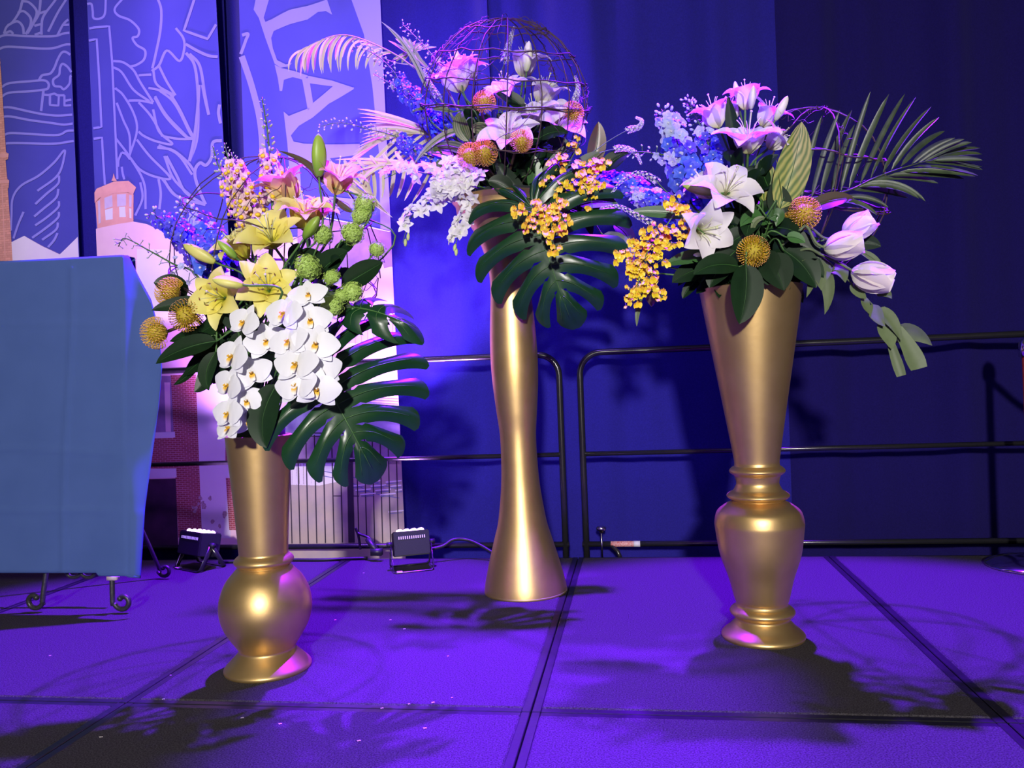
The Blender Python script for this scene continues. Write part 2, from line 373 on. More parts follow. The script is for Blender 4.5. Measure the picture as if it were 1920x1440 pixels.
# ---- printed backdrop banner: three hanging strips, the print lies on the cloth
YB = 4.335
def bfold(x): return .014*math.sin(x*7.5+.4)+.004*math.sin(x*15+1)
def onb(px, py, off=0):
    q = at(px, py, YB); q.y = YB+bfold(q.x)-(off and .001+.32*(off-.0025)); return q
def banner(left, right, bot, name_label, top=-420):
    """left/right: pixel x at the top and the bottom of the frame"""
    P = []; n = 48
    zt = 3.75; zb = at((left[1]+right[1])/2, bot, YB).z
    xl = lambda z: at(left[0], 0, YB).x+(at(left[1], 1000, YB).x-at(left[0], 0, YB).x)*(at(left[0], 0, YB).z-z)/(at(left[0], 0, YB).z-at(left[1], 1000, YB).z)
    xr = lambda z: at(right[0], 0, YB).x+(at(right[1], 1000, YB).x-at(right[0], 0, YB).x)*(at(right[0], 0, YB).z-z)/(at(right[0], 0, YB).z-at(right[1], 1000, YB).z)
    for j in range(31):
        z = zb+(zt-zb)*j/30; row = []
        for i in range(n+1):
            x = xl(z)+(xr(z)-xl(z))*i/n; row.append((x, YB+bfold(x), z))
        P.append(row)
    c = Vector(P[0][n//2]); root = thing('backdrop_banner', c, name_label, 'banner')
    fm = MB(); fm.grid(P); wpart('fabric', fm, 'banner', root); return root
B1 = banner((-160, -190), (126, 168), 1030, 'violet backdrop strip printed with a key line drawing and a brick tower')
B2 = banner((162, 203), (404, 457), 1030, 'violet backdrop strip printed with line art leaves, copper cupola and brick wall')
B3 = banner((448, 480), (713, 759), 1022, 'violet backdrop strip printed with ornate letters above a railed stadium')
LAY = [0]
EDGE = {B1.name: ((-160, -190), (126, 168)), B2.name: ((162, 203), (404, 457)), B3.name: ((448, 480), (713, 759))}
def clip(root, p):
    (l0, l1), (r0, r1) = EDGE[root.name]
    for s_, e0, e1 in ((1, l0, l1), (-1, r0, r1)):
        f = lambda q: s_*(q.x-(e0+(e1-e0)*q.y/1000)); out = []
        for a, b in zip(p, p[1:]+p[:1]):
            fa, fb = f(a), f(b)
            if fa >= 0: out.append(a)
            if (fa >= 0) != (fb >= 0): out.append(a.lerp(b, fa/(fa-fb)))
        p = out
    return p
def inside(root, q):
    (l0, l1), (r0, r1) = EDGE[root.name]
    return l0+(l1-l0)*q.y/1000 <= q.x <= r0+(r1-r0)*q.y/1000
def layer(): LAY[0] += 1; return .0025+.00022*(LAY[0] % 40)
def line(root, pts, wpx, m='ink_lilac', s=1, ox=0, oy=0, name='printed_line', smooth=True):
    off = layer(); p = [Vector((ox+x/s, oy+y/s, 0)) for x, y in pts]
    c = bezier(p, max(10, 7*(len(p)-1))) if smooth and len(p) > 2 else sum([[p[i].lerp(p[i+1], k/6) for k in range(6)] for i in range(len(p)-1)], [])+[p[-1]]
    c = [q for q in c if inside(root, q)]
    if len(c) < 2: return
    G = []
    for i, q in enumerate(c):
        t = (c[min(i+1, len(c)-1)]-c[max(i-1, 0)]).normalized(); nrm = Vector((-t.y, t.x, 0))*wpx/2
        G.append([onb(q.x+nrm.x, q.y+nrm.y, off), onb(q.x-nrm.x, q.y-nrm.y, off)])
    mb = MB(); mb.grid(G); wpart(name, mb, m, root)
def poly(root, pts, m, s=1, ox=0, oy=0, name='printed_area', smooth=False, off=None):
    off = off or layer(); p = [Vector((ox+x/s, oy+y/s, 0)) for x, y in pts]
    if smooth: p = bezier(p+[p[0]], 6*len(p))[:-1]
    p = clip(root, p)
    if len(p) < 3: return
    bm = bmesh.new(); vs = [bm.verts.new(q) for q in p]
    for t in tessellate_polygon([p]):
        try: bm.faces.new([vs[i] for i in t])
        except ValueError: pass
    for _ in range(6):
        le = [e for e in bm.edges if e.calc_length() > 8]
        if not le: break
        bmesh.ops.subdivide_edges(bm, edges=le, cuts=1); bmesh.ops.triangulate(bm, faces=bm.faces[:])
    bm.verts.index_update(); mb = MB()
    mb.add([onb(v.co.x, v.co.y, off) for v in bm.verts], [tuple(v.index for v in f.verts) for f in bm.faces]); bm.free()
    wpart(name, mb, m, root)
# strip 1: key, scroll lines, feathers, tower, white roofs
for L_ in ([(-60, 400), (0, 385), (80, 362), (250, 368), (420, 360), (540, 350), (620, 325), (690, 318)], [(-60, 520), (0, 505), (80, 480), (250, 483), (430, 482), (530, 470), (630, 438), (690, 435)],
           [(60, 350), (90, 280), (150, 230), (210, 130), (235, 30), (250, -20)], [(75, 345), (125, 325), (155, 352)], [(100, 265), (190, 225), (240, 270), (252, 350)],
           [(195, 140), (250, 120), (310, 180), (310, 260), (270, 350)], [(240, 20), (300, 30), (365, 110), (345, 210), (320, 270), (285, 340)],
           [(400, -10), (385, 130), (345, 220)], [(545, -20), (430, 150), (410, 260), (410, 345)], [(345, 260), (410, 235)], [(380, 135), (450, 105)],
           [(650, -20), (560, 120), (470, 310)], [(690, 170), (620, 230), (560, 340)], [(690, 238), (620, 240)], [(350, 350), (410, 320)],
           [(690, 540), (640, 510), (600, 520), (560, 590), (530, 670), (490, 730), (420, 750), (390, 800)],
           [(700, 715), (660, 660), (610, 630), (585, 670), (575, 740), (520, 790), (530, 850), (590, 860), (625, 885), (680, 830), (690, 760), (702, 750)],
           [(40, 880), (110, 845), (300, 820), (430, 800), (475, 830), (470, 880), (430, 895), (300, 920), (110, 940), (40, 975)],
           [(430, 905), (410, 1110)], [(430, 945), (480, 945), (530, 930), (560, 945), (630, 945)], [(640, 1000), (700, 990)],
           [(45, 1085), (130, 1085), (300, 1120), (420, 1140), (560, 1150), (710, 1140)], [(55, 1175), (130, 1175), (300, 1205), (500, 1225), (620, 1240), (715, 1230)],
           [(70, 1355), (130, 1340), (300, 1345), (560, 1345), (650, 1305), (725, 1300)], [(80, 1445), (130, 1440), (400, 1438), (560, 1430), (650, 1415), (725, 1405)]):
    line(B1, L_, 4.4, s=5.333)
line(B1, [(490, 950), (490, 1045), (570, 1050), (575, 950)], 4.2, s=5.333, smooth=False)
line(B1, [(630, 945), (630, 1050), (700, 1045)], 4.2, s=5.333, smooth=False)
for L_ in ([(75, 1300), (78, 1220), (85, 1120), (130, 1050), (220, 990), (300, 910), (350, 845), (355, 870), (320, 980), (215, 1075)], [(325, 985), (320, 1030), (260, 1090), (205, 1150)],
           [(322, 1060), (310, 1110), (250, 1170), (200, 1220)], [(325, 1130), (320, 1165), (260, 1225), (205, 1270)], [(325, 1190), (318, 1225), (250, 1290), (190, 1340)],
           [(320, 1250), (310, 1290), (240, 1350)], [(318, 1310), (300, 1350), (270, 1390)], [(145, 1195), (115, 1270), (90, 1345)]):
    line(B1, L_, 4.2, s=3)
poly(B1, [(-150, 330), (14, 335), (14, 365), (20, 420), (48, 860), (62, 870), (60, 900), (45, 905), (55, 1010), (65, 1020), (63, 1060), (58, 1065), (75, 1300), (85, 1470), (-150, 1470)], 'ink_salmon', 3, name='printed_tower', off=.014)
for q in ([(0, 352), (16, 352), (16, 366), (0, 366)], [(0, 868), (64, 868), (62, 888), (0, 888)], [(0, 1016), (66, 1018), (66, 1034), (0, 1032)], [(20, 1040), (26, 1040), (44, 1440), (38, 1440)]):
    poly(B1, q, 'ink_copper', 3, name='printed_cornice', off=.0155)
poly(B1, [(78, 1365), (150, 1330), (240, 1385), (330, 1430), (390, 1370), (432, 1330), (440, 1500), (84, 1500)], 'ink_white', 3, name='printed_roof', off=.0135)
line(B1, [(84, 1372), (150, 1332), (240, 1385), (330, 1430)], 1.5, 'ink_mauve', 3, smooth=False)
# strip 2: frame, torch, leaves
for L_ in ([(446, 172), (530, 155), (618, 150), (635, 350), (655, 780), (665, 1010)], [(453, 237), (545, 220), (560, 450), (572, 715), (478, 728)], [(478, 786), (575, 775), (582, 900), (592, 1040)]):
    line(B2, L_, 4.4, s=3, smooth=False)
for L_ in ([(440, 55), (470, 30), (510, 20), (520, 60), (525, 100), (560, 105), (590, 80), (597, -10)], [(705, -10), (650, 50), (670, 90), (740, 120), (790, 170), (785, 210), (755, 220), (780, 260), (825, 290), (820, 340), (780, 370), (740, 380)],
           [(890, -10), (910, 60), (905, 180), (880, 320), (865, 390)], [(985, 155), (1025, 210), (1030, 270), (1005, 340), (940, 285), (900, 370), (862, 405)],
           [(640, 345), (700, 355), (760, 400), (800, 470), (870, 580)], [(640, 380), (690, 410), (760, 510), (850, 575)], [(730, 570), (800, 572), (870, 585)],
           [(655, 500), (700, 540), (760, 640), (780, 740), (735, 880)], [(660, 580), (700, 680), (735, 760), (740, 870)], [(870, 400), (890, 480), (980, 535)], [(900, 375), (940, 460), (985, 535)],
           [(790, 430), (860, 425)], [(845, 500), (920, 515), (980, 540)], [(880, 545), (940, 650), (1050, 770)], [(900, 510), (980, 580), (1060, 740), (1080, 775)],
           [(870, 620), (900, 740), (970, 810), (890, 800), (820, 770), (790, 745)], [(790, 580), (860, 660), (920, 770)], [(780, 790), (850, 880), (960, 1000), (890, 1000), (800, 960), (740, 890)],
           [(900, 820), (1000, 870), (1075, 980)], [(930, 880), (980, 1010), (1080, 1110)], [(920, 1010), (990, 1100), (1075, 1150)], [(655, 780), (740, 890), (820, 1030), (830, 1180)],
           [(690, 940), (695, 975), (705, 1012)], [(690, 860), (672, 900), (668, 940)], [(690, 860), (715, 870), (740, 900)], [(800, 1030), (812, 1120), (770, 1215)], [(900, 1010), (912, 1090), (905, 1180)],
           [(925, 770), (1000, 780), (1080, 778)], [(650, 505), (662, 498)]):
    line(B2, L_, 4.4, s=3)
for L_ in ([(710, -10), (735, 120), (765, 245)], [(680, -10), (668, 200), (640, 440), (600, 635)], [(860, 160), (850, 230), (868, 320)], [(880, 465), (800, 480), (790, 600), (740, 670), (690, 650), (650, 700), (650, 780), (690, 900), (735, 1000)],
           [(330, 110), (420, 270), (560, 420), (640, 450)], [(420, 600), (500, 760), (570, 900), (720, 1000)], [(350, 530), (470, 550), (580, 640), (640, 720)], [(400, 800), (480, 920), (600, 970), (735, 1005)], [(440, 60), (520, 200), (600, 370), (640, 440)]):
    line(B2, L_, 6 if L_[0][0] > 600 else 5, s=4.5, ox=220, oy=160)
for L_ in ([(70, -10), (10, 175), (150, 225), (202, 142)], ):
    line(B2, L_, 5, s=3.13, ox=340, smooth=False)
for L_ in ([(20, 255), (100, 300), (160, 325), (212, 332)], [(20, 305), (70, 380), (90, 560), (85, 800), (40, 945)], [(40, 310), (100, 380), (130, 540), (155, 670)]):
    line(B2, L_, 5.5, s=3.13, ox=340)
D = dict(s=8, ox=160, oy=320)
poly(B2, [(76, 1600), (78, 925), (200, 850), (480, 800), (740, 770), (950, 810), (1150, 900), (1300, 1050), (1440, 1200), (2300, 1400), (2310, 1600)], 'ink_pink', name='printed_dome', off=.0115, **D)
for L_ in ([(150, 1235), (160, 1050), (260, 880)], [(290, 1235), (300, 1040), (380, 850)], [(800, 1040), (760, 920), (690, 800)], [(960, 1100), (900, 950), (800, 800)], [(1150, 1130), (1080, 960), (900, 820)]):
    line(B2, L_, .9, 'ink_mauve', **D)
poly(B2, [(800, 1180), (1440, 1190), (2300, 1190), (2320, 2900), (800, 2900)], 'ink_white', name='printed_wall', off=.0118, **D)
poly(B2, [(150, 480), (240, 400), (440, 345), (640, 335), (750, 370), (745, 770), (480, 805), (180, 865)], 'ink_copper', name='printed_lantern', off=.0125, **D)
poly(B2, [(85, 410), (170, 270), (440, 165), (670, 160), (790, 260), (740, 370), (660, 330), (430, 345), (210, 410), (135, 490)], 'ink_copper', name='printed_lantern_roof', off=.0132, **D)
poly(B2, [(400, 155), (420, 110), (435, 40), (455, 110), (485, 160)], 'ink_copper', name='printed_finial', off=.0134, **D)
line(B2, [(135, 490), (210, 412), (430, 348), (660, 333), (742, 372)], 1.6, 'ink_copper_dark', smooth=False, **D)
line(B2, [(110, 440), (190, 330), (435, 240), (680, 225), (770, 300)], 1.2, 'ink_copper_dark', smooth=False, **D)
line(B2, [(180, 865), (480, 765), (745, 740)], 1.4, 'ink_copper_dark', smooth=False, **D)
for q, mm in (([(290, 410), (410, 370), (420, 540), (295, 580)], 'ink_glass'), ([(300, 590), (420, 560), (420, 730), (310, 745)], 'ink_sky_glass'), ([(485, 360), (630, 355), (630, 530), (490, 545)], 'ink_glass'),
              ([(520, 550), (615, 545), (625, 700), (525, 700)], 'ink_sky_glass'), ([(680, 370), (722, 380), (715, 560), (680, 545)], 'ink_glass'), ([(680, 570), (715, 580), (715, 725), (685, 715)], 'ink_sky_glass'), ([(190, 460), (222, 440), (235, 780), (200, 800)], 'ink_glass')):
    poly(B2, q, mm, name='printed_window', off=.0138, **D)
for L_ in ([(450, 345), (465, 775)], [(240, 400), (265, 830)], [(640, 335), (665, 750)]):
    line(B2, L_, 2.4, 'ink_copper_dark', smooth=False, **D)
# strip 2 below: brick house
D = dict(s=3.79, ox=260, oy=680)
poly(B2, [(-300, -260), (900, -260), (900, 1300), (-300, 1300)], 'ink_pink', name='printed_wall', off=.0120, **D)
poly(B2, [(400, 20), (640, 20), (650, 1250), (444, 1250)], 'ink_white', name='printed_pillar', off=.0126, **D)
poly(B2, [(235, 88), (400, 85), (445, 1240), (290, 1240)], 'ink_brick', name='printed_brickwork', off=.0128, **D)
poly(B2, [(-100, 540), (270, 535), (275, 750), (-100, 750)], 'ink_brick', name='printed_brickwork', off=.0128, **D)
poly(B2, [(-100, 95), (238, 95), (258, 495), (-100, 495)], 'ink_mauve', name='printed_window', off=.0131, **D)
poly(B2, [(195, 140), (232, 140), (240, 490), (205, 490)], 'ink_pink', name='printed_window_frame', off=.0136, **D)
poly(B2, [(-100, 500), (265, 490), (268, 530), (-100, 545)], 'ink_white', name='printed_lintel', off=.0136, **D)
poly(B2, [(-100, 755), (275, 750), (278, 812), (-100, 826)], 'ink_white', name='printed_lintel', off=.0136, **D)
poly(B2, [(-100, 830), (272, 820), (290, 1300), (-100, 1300)], 'ink_dark', name='printed_doorway', off=.0133, **D)
for L_ in ([(200, 830), (215, 1290)], [(60, 950), (210, 945)], [(60, 1140), (215, 1140)]): line(B2, L_, 2.5, 'ink_mauve', smooth=False, **D)
poly(B2, [(612, 520), (660, 520), (668, 700), (612, 700)], 'ink_brick', name='printed_brickwork', off=.0133, **D)
poly(B2, [(608, 745), (720, 745), (720, 815), (608, 815)], 'ink_white', name='printed_lintel', off=.0138, **D)
poly(B2, [(615, 820), (680, 820), (700, 1190), (640, 1190)], 'ink_brick', name='printed_brickwork', off=.0133, **D)
for k in range(16):
    x, y = random.uniform(370, 620), random.uniform(960, 1250); r = random.uniform(10, 24)
    poly(B2, [(x+r*random.uniform(.4, 1.1)*math.cos(a*.7), y+r*random.uniform(.5, 1.5)*math.sin(a*.7)) for a in range(9)], 'ink_shrub', name='printed_shrub', off=.0140+.0001*k, **D)
# strip 3: ring, letters
D = dict(s=3.13, ox=340)
poly(B3, [(990, -20), (1070, 200), (1120, 500), (1160, 900), (1168, 1340), (1320, 1400), (1300, 640), (1280, -20)], 'ink_lilac', name='printed_ring', off=.004, **D)
line(B3, [(345, 300), (420, 520), (470, 740), (482, 1000), (470, 1400)], 12, **D)
for L_ in ([(300, 232), (390, 200), (380, 240), (345, 330), (320, 380)], [(295, 180), (322, 225)], [(300, 310), (330, 305)]): line(B3, L_, 6, **D)
for q in ([(445, -20), (530, -20), (490, 110), (500, 135), (540, 120), (640, 65), (740, 35), (850, -10), (880, 80), (845, 60), (800, 65), (740, 115), (640, 150), (550, 190), (535, 230), (545, 290), (570, 360), (620, 385), (655, 375), (640, 395), (590, 405), (555, 380), (500, 230), (460, 110), (428, 60)],
          [(555, 385), (590, 405), (680, 425), (745, 445), (740, 492), (715, 470), (660, 458), (610, 475), (600, 540), (585, 540), (575, 470)], [(712, 468), (748, 445), (772, 600), (745, 655)],
          [(745, 445), (880, 468), (1010, 512), (885, 502), (755, 489)], [(885, 500), (1010, 510), (1008, 520), (860, 605), (770, 690), (690, 745), (630, 690), (740, 640), (770, 605)],
          [(608, 660), (640, 688), (700, 735), (650, 800), (665, 835), (720, 845), (1045, 842), (1045, 905), (870, 925), (860, 985), (640, 985), (630, 850)],
          [(640, 980), (700, 980), (720, 1300), (640, 1300)], [(860, 1150), (1010, 1165), (1010, 1220), (850, 1215)]):
    poly(B3, q, 'ink_lilac', name='printed_letter', off=.0045, smooth=False, **D)
# strip 3 below: stadium
poly(B3, [(430, 452), (560, 445), (745, 436), (790, 1080), (430, 1080)], 'ink_pink', name='printed_sky_wall', off=.006)
poly(B3, [(560, 405), (660, 418), (745, 440), (750, 507), (734, 500), (720, 503), (718, 495), (705, 500), (640, 520), (560, 470)], 'ink_mauve', name='printed_roof', off=.0064)
line(B3, [(570, 400), (660, 418), (745, 438)], 2, 'ink_white', smooth=False)
poly(B3, [(430, 600), (560, 520), (655, 505), (655, 560), (560, 600)], 'ink_lavender', name='printed_building', off=.0064)
poly(B3, [(600, 585), (690, 588), (760, 601), (760, 648), (600, 640)], 'ink_lavender', name='printed_building', off=.0066)
for k in range(10): line(B3, [(640+k*12, 590+k), (641+k*12, 645)], 1.2, 'ink_mauve')
poly(B3, [(430, 738), (770, 748), (772, 820), (430, 815)], 'ink_lavender', name='printed_stand', off=.0066)
for k in range(9): line(B3, [(690, 745+k*5), (775, 750+k*5)], 1.6, 'ink_seat')
poly(B3, [(430, 822), (775, 815), (775, 870), (430, 872)], 'ink_mauve', name='printed_wall', off=.0068)
poly(B3, [(430, 868), (775, 862), (780, 1060), (430, 1060)], 'ink_tan', name='printed_ground', off=.0068)
poly(B3, [(540, 868), (660, 862), (650, 900), (600, 910), (540, 908)], 'ink_white', name='printed_path', off=.007)
for k in range(11):
    y = 880+k*8
    for j in range(3):
        x = 640+k*6+j*38-((k*17) % 20)
        if x < 752: line(B3, [(x, y), (min(x+30, 757), y-3)], 2.4, 'ink_white', name='printed_bench'); line(B3, [(x+2, y+3), (min(x+26, 757), y+1)], 1.6, 'ink_seat', name='printed_bench')
for L_ in ([(583, 887), (650, 903), (700, 925), (757, 935)], [(590, 880), (660, 895), (757, 920)], [(560, 868), (640, 868)]): line(B3, L_, 1.6, 'ink_seat')
for k in range(16):
    x = 545+k*15.2
    if abs(x-655) > 8 and x < 752: line(B3, [(x, 815), (x+5, 1018)], 2.2, 'ink_fence', name='printed_fence_bar')
poly(B3, [(646, 720), (657, 720), (664, 1018), (652, 1018)], 'ink_fence', name='printed_fence_post', off=.0125)
for y in (812, 818, 930): line(B3, [(540, y-1), (757, y+2)], 1.8, 'ink_fence', name='printed_fence_rail')
for k in range(8):
    x, y = 560+k*26, 808; line(B3, [(x+9*math.cos(a*PI/4), y-9+9*math.sin(a*PI/4)) for a in range(9)], 1.4, 'ink_fence', name='printed_scroll')

# ================================================================== GUARD RAILS
YR = 4.185
def rail(x0, x1, label, ends):
    """tube frame: rounded hoop, mid rail, bottom rail"""
    root = thing('guard_rail', ((x0+x1)/2, YR, 0), label, 'railing')
    zt, zm, zb, r, R = 1.04, .52, .055, .0165, .11
    def corner(xc, zc, a0, a1): return [(xc+R*math.cos(a0+(a1-a0)*k/8), YR, zc+R*math.sin(a0+(a1-a0)*k/8)) for k in range(9)]
    pts = [(x0, YR, -.15), (x0, YR, .4)]+corner(x0+R, zt-R, PI, PI/2)+corner(x1-R, zt-R, PI/2, 0)+[(x1, YR, .4), (x1, YR, -.15)]
    h = MB(); h.tube(pts, r, 12); wpart('hoop', h, 'black_metal', root)
    for nm, z, rr in (('mid_rail', zm, .0125), ('bottom_rail', zb, .0145)):
        t = MB(); t.tube([(x0-(.02 if nm[0] == 'b' else 0), YR, z), ((x0+x1)/2, YR, z), (x1+(.02 if nm[0] == 'b' else 0), YR, z)], rr, 10); wpart(nm, t, 'black_metal', root)
    return root
xl, xr = at(1052, 800, YR).x, at(1091, 800, YR).x
RL = rail(xl-2.44, xl, 'black tubular stage guard rail in front of the printed banner', 0)
RR = rail(xr, xr+2.44, 'black tubular stage guard rail in front of the plain dark curtain', 0)
# foot brackets and clamp
for root, xs in ((RL, (xl-.27, xl-1.7)), (RR, (xr+.12,))):
    for x in xs:
        b = MB(); b.tube([(x, YR, .055), (x+.04, YR-.02, .02), (x+.06, YR-.03, -.03)], .011, 8); wpart('foot_bracket', b, 'black_metal', root)
kx = at(1128, 1000, YR).x
k = MB(); k.tube([(kx, YR-.02, -.01), (kx, YR-.02, .125)], .0045, 8); sc = wpart('clamp_screw', k, 'steel', RR)
k = MB(); k.lathe([(.0, .0), (.012, .0), (.012, .012), (.024, .014), (.026, .024), (.022, .031), (.01, .034), (.002, .035)], 16)
obj('clamp_knob', k, 'steel', sc, Matrix.Translation((kx-RR.location.x, -.02, .118)))
k = MB(); k.tube([(at(1145, 1013, YR).x, YR, .055), (at(1200, 1013, YR).x, YR, .055)], .0152, 12); st = wpart('sticker', k, 'sticker_red', RR)
k = MB(); k.tube([(at(1188, 1013, YR).x, YR, .055), (at(1200, 1013, YR).x, YR, .055)], .0157, 12); k.v = [(x-RR.location.x, y-RR.location.y, z-RR.location.z) for x, y, z in k.v]; obj('sticker_tab', k, 'sticker_white', st)

# ================================================================== FLOOR WASH LAMPS
def wash_lamp(loc, rz, label, size, energy, tilt):
    W_, D_, H_ = size
    root = thing('wash_light', loc, label, 'stage light'); root.rotation_euler = (0, 0, rz)
    hz = .125
    T = Matrix.Translation((0, 0, hz)) @ Matrix.Rotation(tilt, 4, 'X')
    bm = bmesh.new(); bmesh.ops.create_cube(bm, size=1, matrix=Matrix.Diagonal((W_, D_, H_, 1))); bmesh.ops.bevel(bm, geom=bm.edges[:], offset=.005, segments=2, affect='EDGES')
    me = bpy.data.meshes.new('housing'); bm.to_mesh(me); bm.free()
    body = obj('housing', me, 'lamp_black', root, T)
    for i in range(13):
        s_ = MB(); s_.box((0, 0, 0), (W_*.026, .002, .014)); obj('vent_slot', s_.mesh('vent_slot', False), 'lamp_slot', body, Matrix.Translation((-W_*.36+i*W_*.06, -D_/2-.0006, H_*.24)))
    lens = MB(); lens.box((0, 0, H_/2-.004), (W_*.84, D_*.78, .006)); ln = obj('lens_tray', lens.mesh('lens_tray', False), 'lamp_black', body)
    for i in range(4):
        for j in range(3):
            e = MB(); e.ellipsoid((0, 0, 0), (W_*.085, D_*.105, .012), 10, 6)
            obj('lens', e, 'lens_glow', body, Matrix.Translation((-W_*.3+i*W_*.2, -D_*.25+j*D_*.25, H_/2)))
    for s_, nm in ((-1, 'front'), (1, 'back')):     # two U-shaped brackets form the stand
        y = s_*.075; wx = W_/2+.012
        def strap(p, q):
            p, q = Vector(p), Vector(q); d = q-p
            M = Matrix.Translation((p+q)/2) @ d.to_track_quat('Z', 'Y').to_matrix().to_4x4()
            b = MB(); b.box((0, 0, 0), (.022, .004, d.length+.004) if abs(d.x) > .05 else (.004, .022, d.length+.004), M); return b
        b = MB()
        P = [(-wx, 0, hz), (-wx, y*.85, .012), (-wx+.012, y, .003), (wx-.012, y, .003), (wx, y*.85, .012), (wx, 0, hz)]
        G = []
        for i, p in enumerate(P):
            p = Vector(p); dn = Vector((0, .011, 0)) if i in (2, 3) else Vector((0, .011, .004*s_))
            G.append([p-dn, p+dn])
        b.grid(G); br = obj('bracket', b, 'black_metal', root)
        so = br.modifiers.new('t', 'SOLIDIFY'); so.thickness = .004; so.offset = 0
        if s_ == -1:
            t = MB(); t.box((-wx+.03, y, .0062), (.026, .026, .002)); obj('label_tag', t.mesh('label_tag', False), 'sticker_white', root)
    for s_ in (-1, 1):
        kb = MB(); kb.tube([(s_*(W_/2+.004), 0, hz), (s_*(W_/2+.032), 0, hz)], .014, 10); obj('bracket_knob', kb, 'lamp_black', root)
    lo = light('wash_beam', 'SPOT', (0, 0, 0), (0, 0, 1), energy, (.60, .26, 1.0), spot_size=1.15, spot_blend=.8, shadow_soft_size=.06)
    lo.parent = root; d = (Matrix.Rotation(tilt, 3, 'X') @ Vector((0, 0, 1)))
    lo.location = Vector((0, 0, hz))+d*(H_/2+.03); lo.rotation_euler = d.to_track_quat('-Z', 'Y').to_euler()
    return root
lp2 = floor_pt(772, 1066); wash_lamp((lp2.x, lp2.y, .001), .42, 'black stage wash light with glowing top beside the tall hourglass vase', (.175, .10, .12), 820, -.2)
lp1 = floor_pt(372, 1066); wash_lamp((lp1.x, lp1.y+.02, .001), -.5, 'black stage wash light beside the blue draped easel', (.20, .12, .12), 330, -.2)

# cables
def cable(name, pts, r, label, m='cable'):
    t = MB(); t.tube(bezier(pts, 60), r, 8); o = obj(name, t, m); return tag(o, label, 'cable')
g = lambda x, y: floor_pt(x, y, .008)
cp = [at(805, 1030, 4.02), at(830, 1024, 4.05), at(850, 1012, 4.08), at(875, 1012, 4.1), at(900, 1022, 4.08), at(930, 1040, 4.05)]
cp = [Vector((p.x, p.y, max(.012, p.z))) for p in cp]; cable('power_cable', cp, .009, 'thick black cable looping over the rail behind the tall hourglass vase')
cp = [g(690, 1046), g(650, 1048), g(600, 1050), g(540, 1050), g(480, 1052), g(410, 1054)]; cable('power_cable', [Vector((p.x, min(p.y, 4.1), .009)) for p in cp], .008, 'long grey-black cable lying along the stage edge between the two wash lights')
q0 = at(697, 1020, 4.09); cp = [q0+Vector((.03, 0, -.03)), q0+Vector((-.005, -.01, .03)), at(672, 1000, 4.1), at(667, 990, 4.1), at(672, 1005, 4.1), at(676, 1030, 4.1)]
cable('power_lead', cp, .007, 'black plug lead standing up in a sharp loop by the stage edge')
pl = MB(); pl.tube([q0+Vector((-.02, -.01, .03)), q0+Vector((.01, -.02, -.005)), q0+Vector((.04, -.03, -.03))], lambda t: .016-.006*abs(t-.5), 8); pl.box(tuple(q0+Vector((.035, -.03, -.035))), (.06, .03, .035))
tag(obj('plug_connector', pl, 'cable'), 'black cable plug and coupling lying by the stage edge', 'plug')

# ================================================================== DRAPED EASEL
ez = thing('display_easel', floor_pt(150, 1120), 'black wrought iron easel with curled feet under the blue cloth', 'easel')
def scroll_leg(foot, top, side, name='leg', r=.0105, R=.042):
    """leg that comes down and curls up into a scroll at the floor"""
    foot = Vector(foot); top = Vector(top); R = R
    pts = [top, top.lerp(foot+Vector((-side*R*.2, 0, R*2.6)), .6), foot+Vector((-side*R*.1, 0, R*2.2)), foot+Vector((0, 0, R*1.0))]
    for k in range(1, 15):
        a = PI+k*(PI*1.75/14)*1.0; rr = R*(1-.045*k)
        pts.append(foot+Vector((side*(R+rr*math.cos(a)), 0, R+r+rr*math.sin(a))))
    m = MB(); m.tube(bezier(pts, 70), r, 8); p = wpart(name, m, 'iron', ez)
    e = MB(); q = pts[-1]-ez.location; e.ellipsoid(tuple(q), (r*1.25, r*1.25, r*1.25), 8, 6); obj('scroll_tip', e, 'iron', p)
fa, fb = floor_pt(82, 1148), floor_pt(214, 1150)
scroll_leg((fa.x, fa.y, 0), (fa.x+.16, fa.y+.12, 1.3), -1); scroll_leg((fb.x, fb.y, 0), (fb.x-.02, fb.y+.10, 1.3), 1)
fc = floor_pt(297, 1086); scroll_leg((fc.x, fc.y, 0), (fc.x-.25, fc.y-.35, 1.2), 1, 'rear_leg', .009, .036)
for px, sd in ((122, 1), (182, -1)):
    q = floor_pt(px, 1092); q = at(px, 1080, 3.22)
    m = MB(); m.tube(bezier([q+Vector((0, 0, .14)), q+Vector((0, 0, .05)), q+Vector((sd*.02, 0, .0)), q+Vector((sd*.06, 0, -.002)), q+Vector((sd*.085, 0, .03)), q+Vector((sd*.07, 0, .055))], 30), .009, 8); wpart('scroll_bracket', m, 'iron', ez)
m = MB(); q = at(152, 1055, 3.22); m.tube([q+Vector((-.5, 0, .05)), q+Vector((.2, 0, .05))], .009, 8); wpart('cross_bar', m, 'iron', ez)
m = MB(); q = at(212, 1081, fb.y-.0); m.box(tuple(q), (.044, .026, .026)); wpart('tape', m, 'tape', ez)
